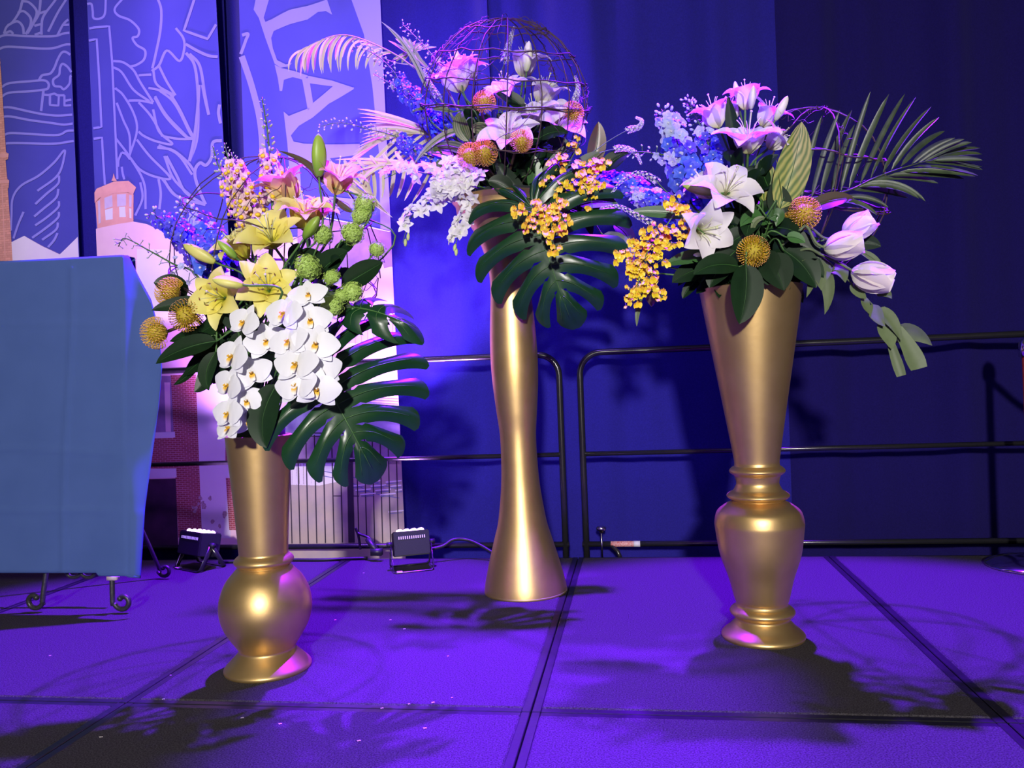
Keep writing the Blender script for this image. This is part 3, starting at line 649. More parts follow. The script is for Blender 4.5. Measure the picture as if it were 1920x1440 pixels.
# board under the cloth, then cloth
yt, ybm = 3.13, 3.06      # cloth front plane: top leans back
def cloth_pt(px, py, dy=0):
    t = (py-478)/(1080-478); return at(px, py, yt+(ybm-yt)*max(0, min(1, t))+dy)
bd = MB(); A_, B_ = cloth_pt(-330, 512, .045), cloth_pt(228, 490, .045); C_, D_ = cloth_pt(-330, 900, .05), cloth_pt(228, 900, .05)
v = [A_, B_, D_, C_]+[q+Vector((0, .035, 0)) for q in (A_, B_, D_, C_)]
bd.add(v, [(0, 1, 2, 3), (7, 6, 5, 4), (0, 4, 5, 1), (1, 5, 6, 2), (2, 6, 7, 3), (3, 7, 4, 0)])
tag(obj('display_board', bd.mesh('display_board', False), 'dark_foam'), 'flat board standing on the easel, hidden under the blue cloth', 'board')
cl = thing('drape_cloth', cloth_pt(60, 1075), 'plain blue cloth draped over a board on the black easel', 'cloth')
P = []; NV = 100; NU = 120
side = [(478, 241), (520, 262), (560, 284), (620, 299), (690, 304), (760, 298), (850, 286), (950, 272), (1082, 263)]
def side_x(y):
    for (y0, x0), (y1, x1) in zip(side, side[1:]):
        if y <= y1: t = (y-y0)/(y1-y0); return x0+(x1-x0)*t
    return side[-1][1]
def gs(d, w): return math.exp(-(d/w)**2)
for j in range(NV+1):
    t = j/NV; row = []
    # behind / over the top edge
    for i in range(NU+1):
        u = i/NU; xt = -330+u*(229+330)+t*8
        py = (512-34*u)*(1-t)+(1070+ (0 if u < .85 else (u-.85)*60))*t
        py = 478+(1-u)*30+t*(1080-478-(1-u)*30-6+(u > .9)*6)
        ridge = (-.008*gs(xt-(136-t*18+3*math.sin(t*7)), 5)*(1 if t > .02 else 0)-.003*gs(py-607, 5)-.005*gs(py-845-4*math.sin(u*8), 5)-.005*gs(py-957, 5))*min(1, (1-u)*14)
        wav = .010*math.sin(u*9+1)*t+.006*math.sin(u*21+t*2)*t
        row.append(cloth_pt(xt, py, ridge+wav))
    for k_ in range(1, 10):                     # side flap turning back
        s_ = k_/9; sx = side_x(478+t*604); bx = 229+t*8
        xx = bx+(sx-bx)*s_; py = 478+t*604+s_*2
        row.append(cloth_pt(xx, py, -.004+s_*.05*(.35+.65*math.sin(PI*min(1, t*1.1+.12)))+.014*math.sin(s_*PI)*math.sin(t*5)))
    P.append(row)
top = [[p+Vector((0, .01*k_, .0)) + Vector((0, 0, -.02 if k_ == 9 else 0)) for p in P[0][:NU+1]] for k_ in (9, 8, 0)]
m = MB(); m.grid(P); fr = wpart('front_drape', m, 'cloth_blue', cl); sd_ = fr.modifiers.new('t', 'SOLIDIFY'); sd_.thickness = .003
m = MB(); m.grid([[p+Vector((0, .001+d, z)) for p in P[0][:NU+1]] for d, z in ((.09, -.35), (.09, -.004), (.085, .001), (0, .0))]); wpart('top_fold', m, 'cloth_blue', cl)
hm = MB(); hm.tube([p+Vector((0, -.001, .006)) for p in P[-1]], .0035, 6); obj_h = wpart('hem', hm, 'cloth_blue', cl)

# ================================================================== STANCHION
sp = floor_pt(1939, 1062)
sn = thing('rope_stanchion', sp, 'chrome rope stanchion with domed round base', 'stanchion')
m = MB(); m.lathe([(.192, 0), (.195, .006), (.190, .014), (.15, .03), (.08, .045), (.04, .052), (.03, .06), (.028, .075), (.0, .078)], 40); obj('base', m, 'chrome', sn)
m = MB(); m.tube([(0, 0, .10), (0, 0, .5), (0, 0, .95)], .019, 14); obj('post', m, 'rope_red', sn)
m = MB(); m.tube([(0, 0, .06), (0, 0, .12)], .0215, 14); obj('collar', m, 'chrome', sn)
m = MB(); m.lathe([(.0, .93), (.03, .93), (.033, .96), (.03, .99), (.018, 1.01), (.0, 1.02)], 20); obj('cap', m, 'chrome', sn)
m = MB(); m.tube(bezier([(0, -.02, .93), (.2, -.1, .78), (.6, -.3, .62), (1.0, -.5, .6)], 30), .017, 10); tag(part('velvet_rope', m, 'rope_red', sn, Matrix.Translation(sp)), '', '')
for k_ in ('label', 'category'):
    for ch in sn.children:
        if k_ in ch: del ch[k_]

# ================================================================== VASES
def vase(name, base, prof, label, lean=(0, 0), n=64, extra=()):
    root = thing(name, base, label, 'vase')
    P = [(Vector((r, 0, z)), z) for r, z in prof]
    sm = bezier([Vector((r, z, 0)) for r, z in prof], len(prof)*8)
    mb = MB(); mb.lathe([(max(.001, q.x), q.y) for q in sm], n)
    zt = prof[-1][1]; rt = prof[-1][0]
    mb.v = [(x+lean[0]*z, y+lean[1]*z, z) for x, y, z in mb.v]
    obj('body', mb, 'gold', root)
    ri = MB(); ri.lathe([(rt, zt), (rt-.006, zt+.003), (rt-.014, zt-.002), (rt-.02, zt-.06)], n, cap=False)
    ri.v = [(x+lean[0]*z, y+lean[1]*z, z) for x, y, z in ri.v]; obj('rim', ri, 'gold', root)
    b = MB(); b.lathe([(prof[0][0]-.002, .0), (prof[0][0]+.001, .003), (prof[0][0]+.001, .009), (prof[0][0]-.004, .012)], n); obj('base_rim', b, 'gold_worn', root)
    fo = thing('floral_foam', Vector(base)+Vector((lean[0]*zt, lean[1]*zt, zt-.05)), 'dark florist foam filling the mouth of the '+extra[0], 'florist foam')
    f_ = MB(); f_.lathe([(rt-.03, 0), (rt-.022, .04), (rt*.8, .075), (rt*.35, .10), (.002, .105)], 24); obj('foam_block', f_, 'dark_foam', fo)
    return root
def ring(zc, r0, rr, hh):   # torus-like ring profile points
    return [(r0+rr*math.sin(PI*k/8), zc-hh+2*hh*k/8) for k in range(9)]
V1 = floor_pt(503, 1252); V2 = floor_pt(986, 1108); V3 = floor_pt(1431, 1193)
N1, N2, N3 = 'globe-bellied gold vase', 'tall hourglass gold vase', 'urn-bodied gold vase'
vase('gold_vase', V1, [(.138, 0), (.140, .006), (.137, .014), (.120, .032), (.100, .052), (.0905, .066), (.097, .08), (.118, .112), (.138, .150), (.1485, .196), (.1435, .245), (.125, .290), (.098, .322), (.0865, .334)]
     +ring(.356, .082, .014, .018)+[(.0785, .380), (.0795, .40), (.087, .52), (.098, .66), (.107, .765)], 'low gold vase with a round ball belly and straight cone neck', (0, 0), extra=(N1,))
vase('gold_vase', V2, [(.178, 0), (.179, .008), (.172, .05), (.150, .14), (.122, .24), (.104, .31), (.085, .45), (.0785, .57), (.0785, .68), (.088, .78), (.0985, .9), (.102, 1.0), (.100, 1.1), (.094, 1.2), (.088, 1.3), (.090, 1.38), (.105, 1.46), (.14, 1.55), (.19, 1.63), (.235, 1.69)],
     'tallest gold vase, a smooth hourglass column flaring at foot and mouth', (-.012, 0), extra=(N2,))
vase('gold_vase', V3, [(.138, 0), (.140, .008), (.134, .018), (.112, .036), (.095, .055), (.090, .062)]+ring(.088, .090, .019, .020)+[(.0865, .118), (.092, .135), (.109, .204), (.1345, .283), (.1475, .37), (.1485, .40), (.140, .432), (.118, .452), (.100, .462), (.092, .466)]
     +ring(.487, .084, .021, .017)+[(.078, .512), (.0715, .528), (.074, .545)]+ring(.572, .078, .0155, .016)+[(.0755, .594), (.0775, .62), (.100, .76), (.130, .94), (.153, 1.08), (.172, 1.20)], 'gold vase with an urn-shaped body, stacked rings and wide cone top', (0, 0), extra=(N3,))

# ================================================================== FLOWERS
ARR = {1: dict(V=V1, Y=V1.y, mouth=V1+Vector((0, 0, .80)), n=N1, on='in the bouquet of the '+N1),
       2: dict(V=V2, Y=V2.y, mouth=V2+Vector((-.02, 0, 1.72)), n=N2, on='in the bouquet of the '+N2),
       3: dict(V=V3, Y=V3.y, mouth=V3+Vector((0, 0, 1.24)), n=N3, on='in the bouquet of the '+N3)}
def pos(a, px, py, dy=0): return at(px, py, ARR[a]['Y']+dy)
def scl(a, px, py, dy=0): return mpp(px, py, ARR[a]['Y']+dy)
def root_for(name, a, label, cat, group=None, spread=.05):
    m = ARR[a]['mouth']; ang = random.uniform(0, 2*PI); r = spread*math.sqrt(random.random())
    return thing(name, m+Vector((r*math.cos(ang), r*math.sin(ang), -.02)), label, cat, group)
def stem(root, end, d=None, r=.004, m='stem', sag=.25, name='stem', n=18, start=None):
    """stem from the foam to the bloom base, arriving along d"""
    s = start or root.location; e = Vector(end); L = (e-s).length
    mid = s.lerp(e, .5)+Vector((0, 0, L*sag))
    pts = [s, s.lerp(e, .35)+Vector((0, 0, L*sag*.8))]
    if d is not None: pts.append(e-Vector(d)*L*.22)
    pts.append(e)
    t = MB(); t.tube(bezier(pts, n), r, 6); return wpart(name, t, m, root)

# ---- lilies
lp = lambda s: (math.sin(PI*min(1, (s*.97+.03)**.75)))**.8 if s < 1 else .02
LILY = {}
for nm, W_ in (('inner', .72), ('outer', .52)):
    for var_, (t0, t1, p_) in {'open': (.35, 1.75, 1.3), 'bell': (.22, 1.85, 2.0)}.items():
        for k in range(2):
            LILY[nm, var_, k] = dict(L=1, W=W_, prof=lp, th0=t0+.05*k, th1=t1+.25*k, cup=.28, n=13, m=7, p=p_, wave=.045, wk=2.2, x0=.03, seed=k*2)
LILY_ME = {}
def lily_mesh(kind, var_, k, m):
    key = (kind, var_, k, m)
    if key not in LILY_ME:
        me = blade_mesh('lily_petal', **LILY[kind, var_, k]); me.materials.append(MATS[m]); LILY_ME[key] = me
    return LILY_ME[key]
mb = MB()
for k in range(6):
    a_ = k*PI/3; d_ = Vector((math.cos(a_), math.sin(a_), 0))
    mb.tube([Vector((0, 0, .05)), d_*.06+Vector((0, 0, .35)), d_*.17+Vector((0, 0, .62)), d_*.26+Vector((0, 0, .72))], .009, 4)
FIL = mb.mesh('filaments'); FIL.materials.append(MATS['filament'])
mb = MB(); mb.tube([(0, 0, .05), (.02, 0, .5), (.06, .02, .84)], .014, 5); mb.ellipsoid((.06, .02, .86), (.032, .032, .022), 8, 5)
PIST = mb.mesh('pistil'); PIST.materials.append(MATS['filament'])
mb = MB()
for k in range(6):
    a_ = k*PI/3; d_ = Vector((math.cos(a_), math.sin(a_), 0)); q = Vector((-d_.y, d_.x, 0)); c = d_*.26+Vector((0, 0, .725))
    mb.tube([c-q*.05, c, c+q*.05], lambda t: .018*math.sin(PI*(.1+.8*t)), 5)
ANTH = mb.mesh('anthers'); ANTH.materials.append(MATS['anther'])
def lily(a, px, py, dpx, f, m, label, group, dy=0, var_='open', anth=False, spin=None):
    R = dpx*scl(a, px, py, dy)/2/.86*(1.18 if var_ == 'open' else 1.3)
    d = face(*f); c = pos(a, px, py, dy)-d*R*.35
    root = root_for('lily', a, label, 'flower', group)
    M = frame(c, d, spin if spin is not None else random.uniform(0, 6), R)
    for k in range(6):
        j = random.uniform(-.12, .12); s_ = random.uniform(.92, 1.06)
        kind = 'inner' if k % 2 else 'outer'
        part('petal', lily_mesh(kind, var_, random.randrange(2), m), m, root, M @ Matrix.Translation((0, 0, -.02 if kind == 'outer' else 0)) @ RZ(k*PI/3+j) @ Matrix.Diagonal((s_, s_, s_, 1)))
    part('filaments', FIL, 'filament', root, M)['kind'] = 'stuff'; part('pistil', PIST, 'filament', root, M)
    if anth: part('anthers', ANTH, 'anther', root, M)['kind'] = 'stuff'
    stem(root, c+d*R*.08, d, .0045)
    return root
def bud_mesh(m):
    mb = MB(); prof = [(.02, 0), (.06, .03), (.11, .2), (.135, .45), (.12, .7), (.07, .9), (.01, 1)]
    sm = bezier([Vector((r, z, 0)) for r, z in prof], 24); n = 12; P = []; U = []
    for q in sm:
        P.append([(q.x*(1+.13*math.cos(3*t*2*PI/n))*math.cos(t*2*PI/n), q.x*(1+.13*math.cos(3*t*2*PI/n))*math.sin(t*2*PI/n), q.y) for t in range(n)]); U.append([(t/n, q.y) for t in range(n)])
    mb.grid(P, U, True); me = mb.mesh('bud'); me.materials.append(MATS[m]); return me
BUDS = {m: bud_mesh(m) for m in ('bud_green', 'bud_yellow', 'bud_pale')}
def lily_bud(a, b, t, m, label, group=None, dy=0, fat=1):
    p0, p1 = pos(a, *b, dy), pos(a, *t, dy-.02); L = (p1-p0).length; d = (p1-p0).normalized()
    root = root_for('lily_bud', a, label, 'flower bud', group)
    part('bud', BUDS[m], m, root, frame(p0, d, random.uniform(0, 6), L) @ Matrix.Diagonal((fat, fat, 1, 1))); stem(root, p0+d*.004, d, .0035)

YL = 'yellow lily wide open '+ARR[1]['on']
gY = 'open yellow lilies of the globe-bellied vase'
for px, py, d_, f, dy, lb in ((505, 440, 128, (.05, .75, .6), -.10, 'open yellow lily just below the peach trumpets and snapdragons'), (500, 535, 118, (.25, .85, .25), -.19, 'open yellow lily directly above the white moth orchids'), (408, 556, 112, (-.1, .95, .05), -.17, 'open yellow lily beside the plump yellow bud and the pincushions')):
    lily(1, px, py, d_, f, 'lily_yellow', lb, gY, dy, anth=(py > 500), spin=.4)
for px, py, d_, f, dy, lb in ((445, 462, 104, (-.35, .55, .6), -.03, 'pale yellow lily half hidden under the snapdragon trio'), (572, 402, 112, (.2, .45, .85), -.03, 'pale yellow lily half hidden under the upright green bud')):
    lily(1, px, py, d_, f, 'lily_yellow', lb, gY, dy, 'bell')
lily(1, 533, 352, 118, (-.25, .3, .95), 'lily_peach', 'peach lily trumpet with pink lit rim beside the tall snapdragon', None, .04, 'bell')
lily(1, 634, 335, 108, (.35, .35, .85), 'lily_peach', 'peach lily trumpet facing up beside the upright green bud', None, .0, 'bell')
lily(1, 600, 395, 70, (.5, .3, .6), 'lily_peach', 'small peach lily half hidden behind the leaning green bud', None, .03, 'bell')
lily_bud(1, (598, 332), (597, 250), 'bud_green', 'upright green lily bud standing highest above the peach lilies', None, -.02, 1.25)
lily_bud(1, (404, 492), (344, 458), 'bud_yellow', 'long pale yellow bud pointing at the blue delphiniums', None, -.1, 1.2)
lily_bud(1, (443, 484), (408, 450), 'bud_green', 'small green bud lying on the half hidden yellow lily', None, -.16, 1.3)
lily_bud(1, (456, 535), (398, 524), 'bud_yellow', 'plump yellow bud lying across the open yellow lilies', None, -.27, 1.5)
lily_bud(1, (570, 448), (598, 406), 'bud_green', 'green bud leaning beside the viburnum balls', None, -.12, 1.5)
gW = 'white lilies inside the twig sphere'; WL = 'white lily with violet lit rim inside the large twig sphere'
WLS = ['white lily in the twig sphere nearest the delphinium spikes', 'highest white lily in the twig sphere, under the tall pale bud', 'white lily in the sphere beneath the upright gooseneck spike', 'white lily in the sphere between the tall pale bud and the outer hoops',
       'white lily in the sphere right above the largest low lily', 'largest lowest white lily in the sphere, above the hanging pincushion', 'white lily in the sphere touching the pink lit pincushion', 'small white lily in the sphere behind the short pale bud']
for px, py, d_, f, dy, v_ in ((855, 142, 112, (-.3, .4, .9), 0, 'bell'), (985, 118, 92, (.25, .3, .9), .05, 'bell'), (945, 165, 90, (-.1, .6, .75), -.08, 'open'), (1022, 172, 88, (.4, .35, .8), 0, 'bell'), (1000, 210, 92, (-.1, .55, .75), -.1, 'open'),
                            (953, 248, 106, (.05, .75, .5), -.17, 'open'), (1052, 226, 96, (.35, .6, .4), -.06, 'open'), (878, 128, 80, (.3, .2, .9), .06, 'bell')):
    lily(2, px, py, d_, f, 'lily_white', WLS.pop(0), gW, dy, v_)
lily_bud(2, (987, 135), (992, 77), 'bud_pale', 'tall pale lily bud pointing up inside the large twig sphere', None, .0, 1.2)
lily_bud(2, (862, 128), (854, 92), 'bud_pale', 'short pale lily bud rising from the white lilies in the twig sphere', None, -.02, 1.3)
gP = 'upright white lilies of the urn-bodied vase'; PL = 'white lily glowing pink at the top '+ARR[3]['on']
PLS = ['highest white lily, glowing pink at the very top of the urn vase bouquet', 'pink lit white lily beside the slim lavender delphinium', 'pink lit white lily under the half open pale bud', 'small pink lit lily above the striped ginger leaf', 'small pink lit lily behind the slim pale bud']
for px, py, d_, f, dy, v_ in ((1398, 182, 84, (.05, .1, 1), .05, 'bell'), (1338, 214, 96, (-.35, .2, .9), .04, 'bell'), (1440, 215, 84, (.4, .3, .8), .08, 'bell'), (1455, 262, 76, (.6, .35, .6), .0, 'bell'), (1372, 205, 70, (-.2, .3, .9), .1, 'bell')):
    lily(3, px, py, d_, f, 'lily_white', PLS.pop(0), gP, dy, v_)
lily(3, 1403, 256, 128, (.0, .45, .9), 'lily_white', 'broad white lily opening upward above the striped ginger leaves', None, -.06, 'open', spin=.2)
lily(3, 1366, 350, 128, (.25, .75, .55), 'lily_white', 'large open white lily in front of the blue delphiniums', None, -.17, 'open', spin=.9)
lily(3, 1322, 348, 96, (-.4, .35, .7), 'lily_white', 'white lily pressed behind the large open white lily', None, -.1, 'bell')
lily(3, 1318, 432, 118, (.35, .8, -.15), 'lily_white', 'lowest white lily drooping beside the yellow orchid spray', None, -.19, 'bell', spin=.5)
lily_bud(3, (1453, 226), (1477, 180), 'bud_pale', 'half open pale bud leaning outward by the twig hoop', None, .02, 1.2)
lily_bud(3, (1345, 362), (1280, 348), 'bud_green', 'green bud pointing sideways at the blue delphiniums', None, -.14, 1.2)
lily_bud(3, (1408, 205), (1413, 160), 'bud_pale', 'pale bud standing in front of the pink lit lilies', None, .0, 1.2)
lily_bud(3, (1384, 188), (1378, 152), 'bud_pale', 'slim pale bud beside the highest pink lit lily', None, .06, 1.1)
lily_bud(3, (1316, 478), (1300, 478), 'bud_pale', 'tiny pale bud below the lowest white lily', None, -.15, 1.5)

# ---- pincushion proteas
def pin_mesh():
    mb = MB(); n = 150; g_ = PI*(3-math.sqrt(5))
    for i in range(n):
        z = 1-1.35*(i+.5)/n; r = math.sqrt(max(0, 1-z*z)); a_ = i*g_
        d = Vector((r*math.cos(a_), r*math.sin(a_), z)); out = Vector((math.cos(a_), math.sin(a_), 0))
        e = (d*.95+Vector((0, 0, .22*(1-z)))).normalized()
        pts = [d*.52, d*.72+out*.10, d*.86+out*.13+Vector((0, 0, .08*r)), e*1.0+Vector((0, 0, .04)), e*1.03-out*.05*r+Vector((0, 0, .09*r))]
        b0 = len(mb.v); mb.tube(pts, lambda t: .017 if t < .8 else .026, 4, True)
    me = mb.mesh('styles'); me.materials.append(MATS['pin_style']); return me
PIN = pin_mesh(); mb = MB(); mb.ellipsoid((0, 0, .05), (.58, .58, .6), 14, 9); PINC = mb.mesh('core'); PINC.materials.append(MATS['pin_core'])
def pincushion(a, px, py, dpx, f, label, group=None, dy=0, squash=1):
    R = dpx*scl(a, px, py, dy)/2/1.04; d = face(*f); c = pos(a, px, py, dy)
    root = root_for('pincushion_protea', a, label, 'flower', group)
    M = frame(c, d, random.uniform(0, 6), R) @ Matrix.Diagonal((1, 1, squash, 1))
    part('core', PINC, 'pin_core', root, M); o = part('styles', PIN, 'pin_style', root, M); o['kind'] = 'stuff'
    stem(root, c-d*R*.3, d, .006, 'stem_brown', .1)
pincushion(1, 297, 624, 64, (-.55, .75, -.1), 'orange pincushion flower hanging furthest out beside the blue drape', None, -.12)
pincushion(1, 350, 592, 66, (.15, .85, .1), 'orange pincushion flower below the lowest yellow lily', None, -.16)
pincushion(1, 322, 549, 60, (-.55, .5, .5), 'orange pincushion flower tucked behind a glossy leaf', None, -.08)
pincushion(2, 908, 193, 46, (.2, .85, .3), 'round orange pincushion flower beneath the double white lilies in the twig sphere', None, -.24)
pincushion(2, 882, 293, 52, (-.3, .85, .1), 'orange pincushion, outer one of the fused pair above the white orchids', None, -.26)
pincushion(2, 907, 288, 54, (.35, .85, .15), 'orange pincushion, inner one of the fused pair above the white orchids', None, -.25)
pincushion(2, 977, 265, 46, (.3, .85, .0), 'orange pincushion flower hanging right under the lowest white lily', None, -.27)
pincushion(2, 1072, 213, 46, (.6, .6, .1), 'pink lit pincushion flower at the edge of the twig sphere', None, -.12)
pincushion(3, 1506, 401, 66, (.35, .8, .15), 'pincushion flower with pink lit crown beside the white tulips', None, -.14)
pincushion(3, 1484, 412, 34, (-.3, .7, .5), 'small pincushion bud fused to the pink lit pincushion flower', None, -.1)
pincushion(3, 1412, 472, 64, (-.1, 1, .05), 'golden pincushion flower facing out just above the vase rim', None, -.22)

# ---- white moth orchids
rp = lambda s: math.sin(PI*min(1, (s*.95+.05)**.62))**.62 if s < 1 else .05
sepal_ = lambda s: math.sin(PI*min(1, (s*.95+.05)**.7))**.7 if s < 1 else .05
PH_PET = blade_mesh('moth_petal', L=1, W=1.12, prof=rp, th0=1.35, th1=1.66, cup=-.08, n=14, m=11, x0=.02, wave=.012); PH_PET.materials.append(MATS['phal'])
mb = MB()
for a_ in (PI/2, PI/2+2.2, PI/2-2.2):
    P_, U_ = blade(L=.92, W=.66, prof=sepal_, th0=1.5, th1=1.72, cup=-.06, n=10, m=7, x0=.02); M_ = RZ(a_)
    P_ = [[tuple(M_ @ (Vector(q)-Vector((0, 0, .05)))) for q in r_] for r_ in P_]; mb.grid(P_, U_)
PH_SEP = mb.mesh('sepals'); PH_SEP.materials.append(MATS['phal'])
mb = MB()
for a_ in (-PI/2+.9, -PI/2-.9):
    P_, U_ = blade(L=.26, W=.2, prof=sepal_, th0=.6, th1=.1, cup=.4, n=4, m=3, x0=.02); mb.grid([[tuple(RZ(a_) @ Vector(q)) for q in r_] for r_ in P_], [[(0, .1+.5*i/4) for _ in range(3)] for i in range(5)])
P_, U_ = blade(L=.42, W=.26, prof=lambda s: .5+.5*math.sin(s*PI), th0=.5, th1=1.9, cup=.3, n=6, m=4, x0=.02); mb.grid([[tuple(RZ(-PI/2) @ Vector(q)) for q in r_] for r_ in P_], U_)
mb.ellipsoid((0, .03, .1), (.06, .06, .09), 6, 4)
PH_LIP = mb.mesh('lip'); PH_LIP.materials.append(MATS['phal_lip'])
def moth_orchid(a, blooms, label, path):
    root = root_for('moth_orchid_spray', a, label, 'flower')
    pts = [root.location]+[pos(a, *p) for p in path]
    t = MB(); t.tube(bezier(pts, 40), .0042, 6); wpart('stem', t, 'stem', root)
    for (px, py, d_, fx, fy, fz, dy, rl) in blooms:
        R = d_*scl(a, px, py, dy)/2/.98; d = face(fx, fy, fz); c = pos(a, px, py, dy)
        up = (CU-d*CU.dot(d)).normalized(); rt = up.cross(d)
        M = Matrix.Translation(c) @ Matrix(((rt.x, up.x, d.x, 0), (rt.y, up.y, d.y, 0), (rt.z, up.z, d.z, 0), (0, 0, 0, 1))) @ RZ(rl) @ Matrix.Diagonal((R, R, R, 1))
        b = part('bloom', PH_SEP, 'phal', root, M)
        for s_ in (0, PI): obj('petal', PH_PET, 'phal', b, RZ(s_+.12*(1 if s_ == 0 else -1)))
        obj('lip', PH_LIP, 'phal_lip', b)
        near = min(pts[1:], key=lambda p: (p-c).length); k = MB(); k.tube(bezier([near, near.lerp(c, .5)+Vector((0, .01, .01)), c-d*.01], 8), .0025, 5); wpart('flower_stalk', k, 'stem', root)
R_ = random.uniform
moth_orchid(1, [(458, 604, 78, -.25, .9, .25, -.26, -.3), (499, 640, 88, .2, .9, .35, -.24, .3), (436, 668, 88, -.35, .85, .2, -.27, -.2), (472, 700, 82, .2, .9, .25, -.25, .4), (428, 722, 80, -.4, .85, .1, -.27, -.3),
                (462, 752, 74, .25, .9, .1, -.25, .3), (428, 775, 78, -.3, .85, .15, -.28, 0), (464, 790, 62, .5, .75, .1, -.24, .2), (430, 803, 70, -.3, .6, .45, -.27, .1)],
            'white moth orchid spray trailing over the rim beside the curled left-hand leaves'.replace(' left-hand', ''), [(470, 560, -.12), (470, 620, -.19), (452, 700, -.22), (445, 795, -.22)])
moth_orchid(1, [(578, 552, 74, .15, .85, .45, -.26, .2), (533, 588, 92, -.3, .9, .3, -.28, -.1), (581, 600, 84, .35, .85, .2, -.27, .1), (541, 640, 86, -.2, .9, .3, -.3, .2), (592, 645, 90, .3, .85, .25, -.29, -.2),
                (556, 683, 96, -.15, .9, .35, -.32, 0), (598, 694, 88, .45, .8, .15, -.29, .2), (556, 722, 96, -.25, .9, .2, -.32, .15), (594, 730, 92, .25, .95, .0, -.31, -.1)],
            'white moth orchid spray in front of the big split monstera leaf', [(560, 520, -.12), (560, 580, -.2), (566, 650, -.24), (575, 730, -.25)])

# ---- florets used in dense spikes
def ring_mesh(name, cnt, mname, **k):
    mb = MB()
    for i in range(cnt):
        P_, U_ = blade(seed=i, **k); mb.grid([[tuple(RZ(i*2*PI/cnt) @ Vector(q)) for q in r_] for r_ in P_], U_)
    me = mb.mesh(name); me.materials.append(MATS[mname]); return me
DEL = {m: ring_mesh('floret', 5, m, L=1, W=1.0, prof=rp, th0=.6, th1=1.7, cup=.15, n=6, m=5, wave=.11, wk=1.6, x0=.02) for m in ('delph_blue', 'delph_pale')}
mb = MB(); mb.ellipsoid((0, 0, .2), (.13, .13, .16), 6, 4); DEYE = mb.mesh('eye'); DEYE.materials.append(MATS['delph_eye'])
mb = MB(); mb.ellipsoid((0, 0, .5), (.36, .36, .55), 7, 5); DBUD = mb.mesh('bud'); DBUD.materials.append(MATS['delph_bud'])
def along(pts, t):
    x = t*(len(pts)-1); i = min(int(x), len(pts)-2); return pts[i].lerp(pts[i+1], x-i), (pts[i+1]-pts[i]).normalized()
def delphinium(a, path, label, group=None, n=34, w0=34, mats=('delph_blue',), budfrac=.3, dy=0, size=15, loose=1.0, m_stem='stem'):
    """path px from low to tip; florets ring the stem, buds at the tip"""
    root = root_for('delphinium', a, label, 'flower', group); pp = [pos(a, *p, dy+.02*i) for i, p in enumerate(path)]
    c = bezier(pp, 30); t = MB(); t.tube(bezier([root.location, root.location.lerp(pp[0], .5)+Vector((0, 0, .05))]+pp, 40), lambda t: .0045-.003*t, 6); wpart('stem', t, m_stem, root)
    s_ = scl(a, *path[0], dy); n = int(n*1.45); w0 *= 1.15
    for i in range(n):
        u = (i+random.random()*.6)/n; p, d = along(c, min(.995, u)); bud = u > 1-budfrac
        q = d.orthogonal().normalized(); ang = i*2.4+random.uniform(-.3, .3); rad = (Quaternion(d, ang) @ q)
        wr = w0*s_*.5*(1-.55*u)*loose*random.uniform(.7, 1.1)
        e = p+rad*wr+d*.004; sz = size*s_*.74*(1-.3*u)*random.uniform(.8, 1.15)
        k = MB(); k.tube([p, p+rad*wr*.6+d*.004, e], .0011, 4, False); stalk = None
        if bud: o = part('bud', DBUD, 'delph_bud', root, frame(e, (rad+d*.9).normalized(), 0, sz*.62))
        else:
            fd = (rad*1.0+Vector((0, -.55, .1))).normalized(); m_ = mats[0] if len(mats) == 1 else (mats[0] if u < .55+random.uniform(-.2, .2) else mats[1])
            o = part('floret', DEL[m_], m_, root, frame(e, fd, random.uniform(0, 6), sz)); obj('eye', DEYE, 'delph_eye', o)
        L = root.location; k.v = [(x-L.x, y-L.y, z-L.z) for x, y, z in k.v]; obj('floret_stalk', k, m_stem, root)
    return root
gD = 'blue delphiniums above the blue drape'
delphinium(1, [(402, 510), (370, 470), (330, 430), (282, 398)], 'blue delphinium spike with violet tip leaning out over the blue drape', None, 46, 44, ('delph_blue', 'delph_blue'), .16, -.02, 24)
delphinium(1, [(412, 492), (398, 455), (370, 415), (335, 380)], 'blue delphinium spike with pale buds nearest the snapdragons', None, 44, 46, ('delph_blue', 'delph_pale'), .3, .04, 24)
delphinium(1, [(372, 520), (325, 495), (280, 470), (235, 447), (222, 462)], 'thin wispy delphinium tip with grey buds hanging over the drape corner', None, 20, 34, ('delph_pale',), .75, -.04, 11)
delphinium(2, [(815, 235), (790, 195), (760, 170), (735, 130), (700, 100), (662, 88)], 'long delphinium with pale buds arching below the top palm frond', None, 52, 30, ('delph_blue', 'delph_pale'), .5, -.1, 15)
delphinium(2, [(850, 150), (820, 115), (795, 85), (770, 60), (755, 46)], 'upright delphinium tip with white buds highest outside the twig sphere', None, 26, 26, ('delph_pale',), .8, .02, 12)
delphinium(2, [(870, 300), (800, 292), (765, 275), (740, 255), (690, 242), (640, 230), (596, 238)], 'horizontal delphinium with glassy pale buds in front of the pale palm', None, 60, 24, ('delph_blue',), .55, -.14, 14)
delphinium(2, [(830, 235), (800, 215), (770, 190), (735, 160), (700, 138)], 'short creamy delphinium spike between the long delphinium and the palm', None, 40, 20, ('delph_blue', 'delph_pale'), .55, -.06, 12)
delphinium(2, [(850, 270), (820, 240), (800, 220), (785, 200)], 'deep blue delphinium cluster tucked against the twig sphere', None, 34, 36, ('delph_blue',), .0, -.02, 17)
delphinium(2, [(1085, 330), (1130, 345), (1180, 350), (1235, 375)], 'deep blue delphinium lying level behind the yellow orchid spray', None, 50, 44, ('delph_blue', 'delph_blue', 'delph_pale')[:2], .06, .05, 20)
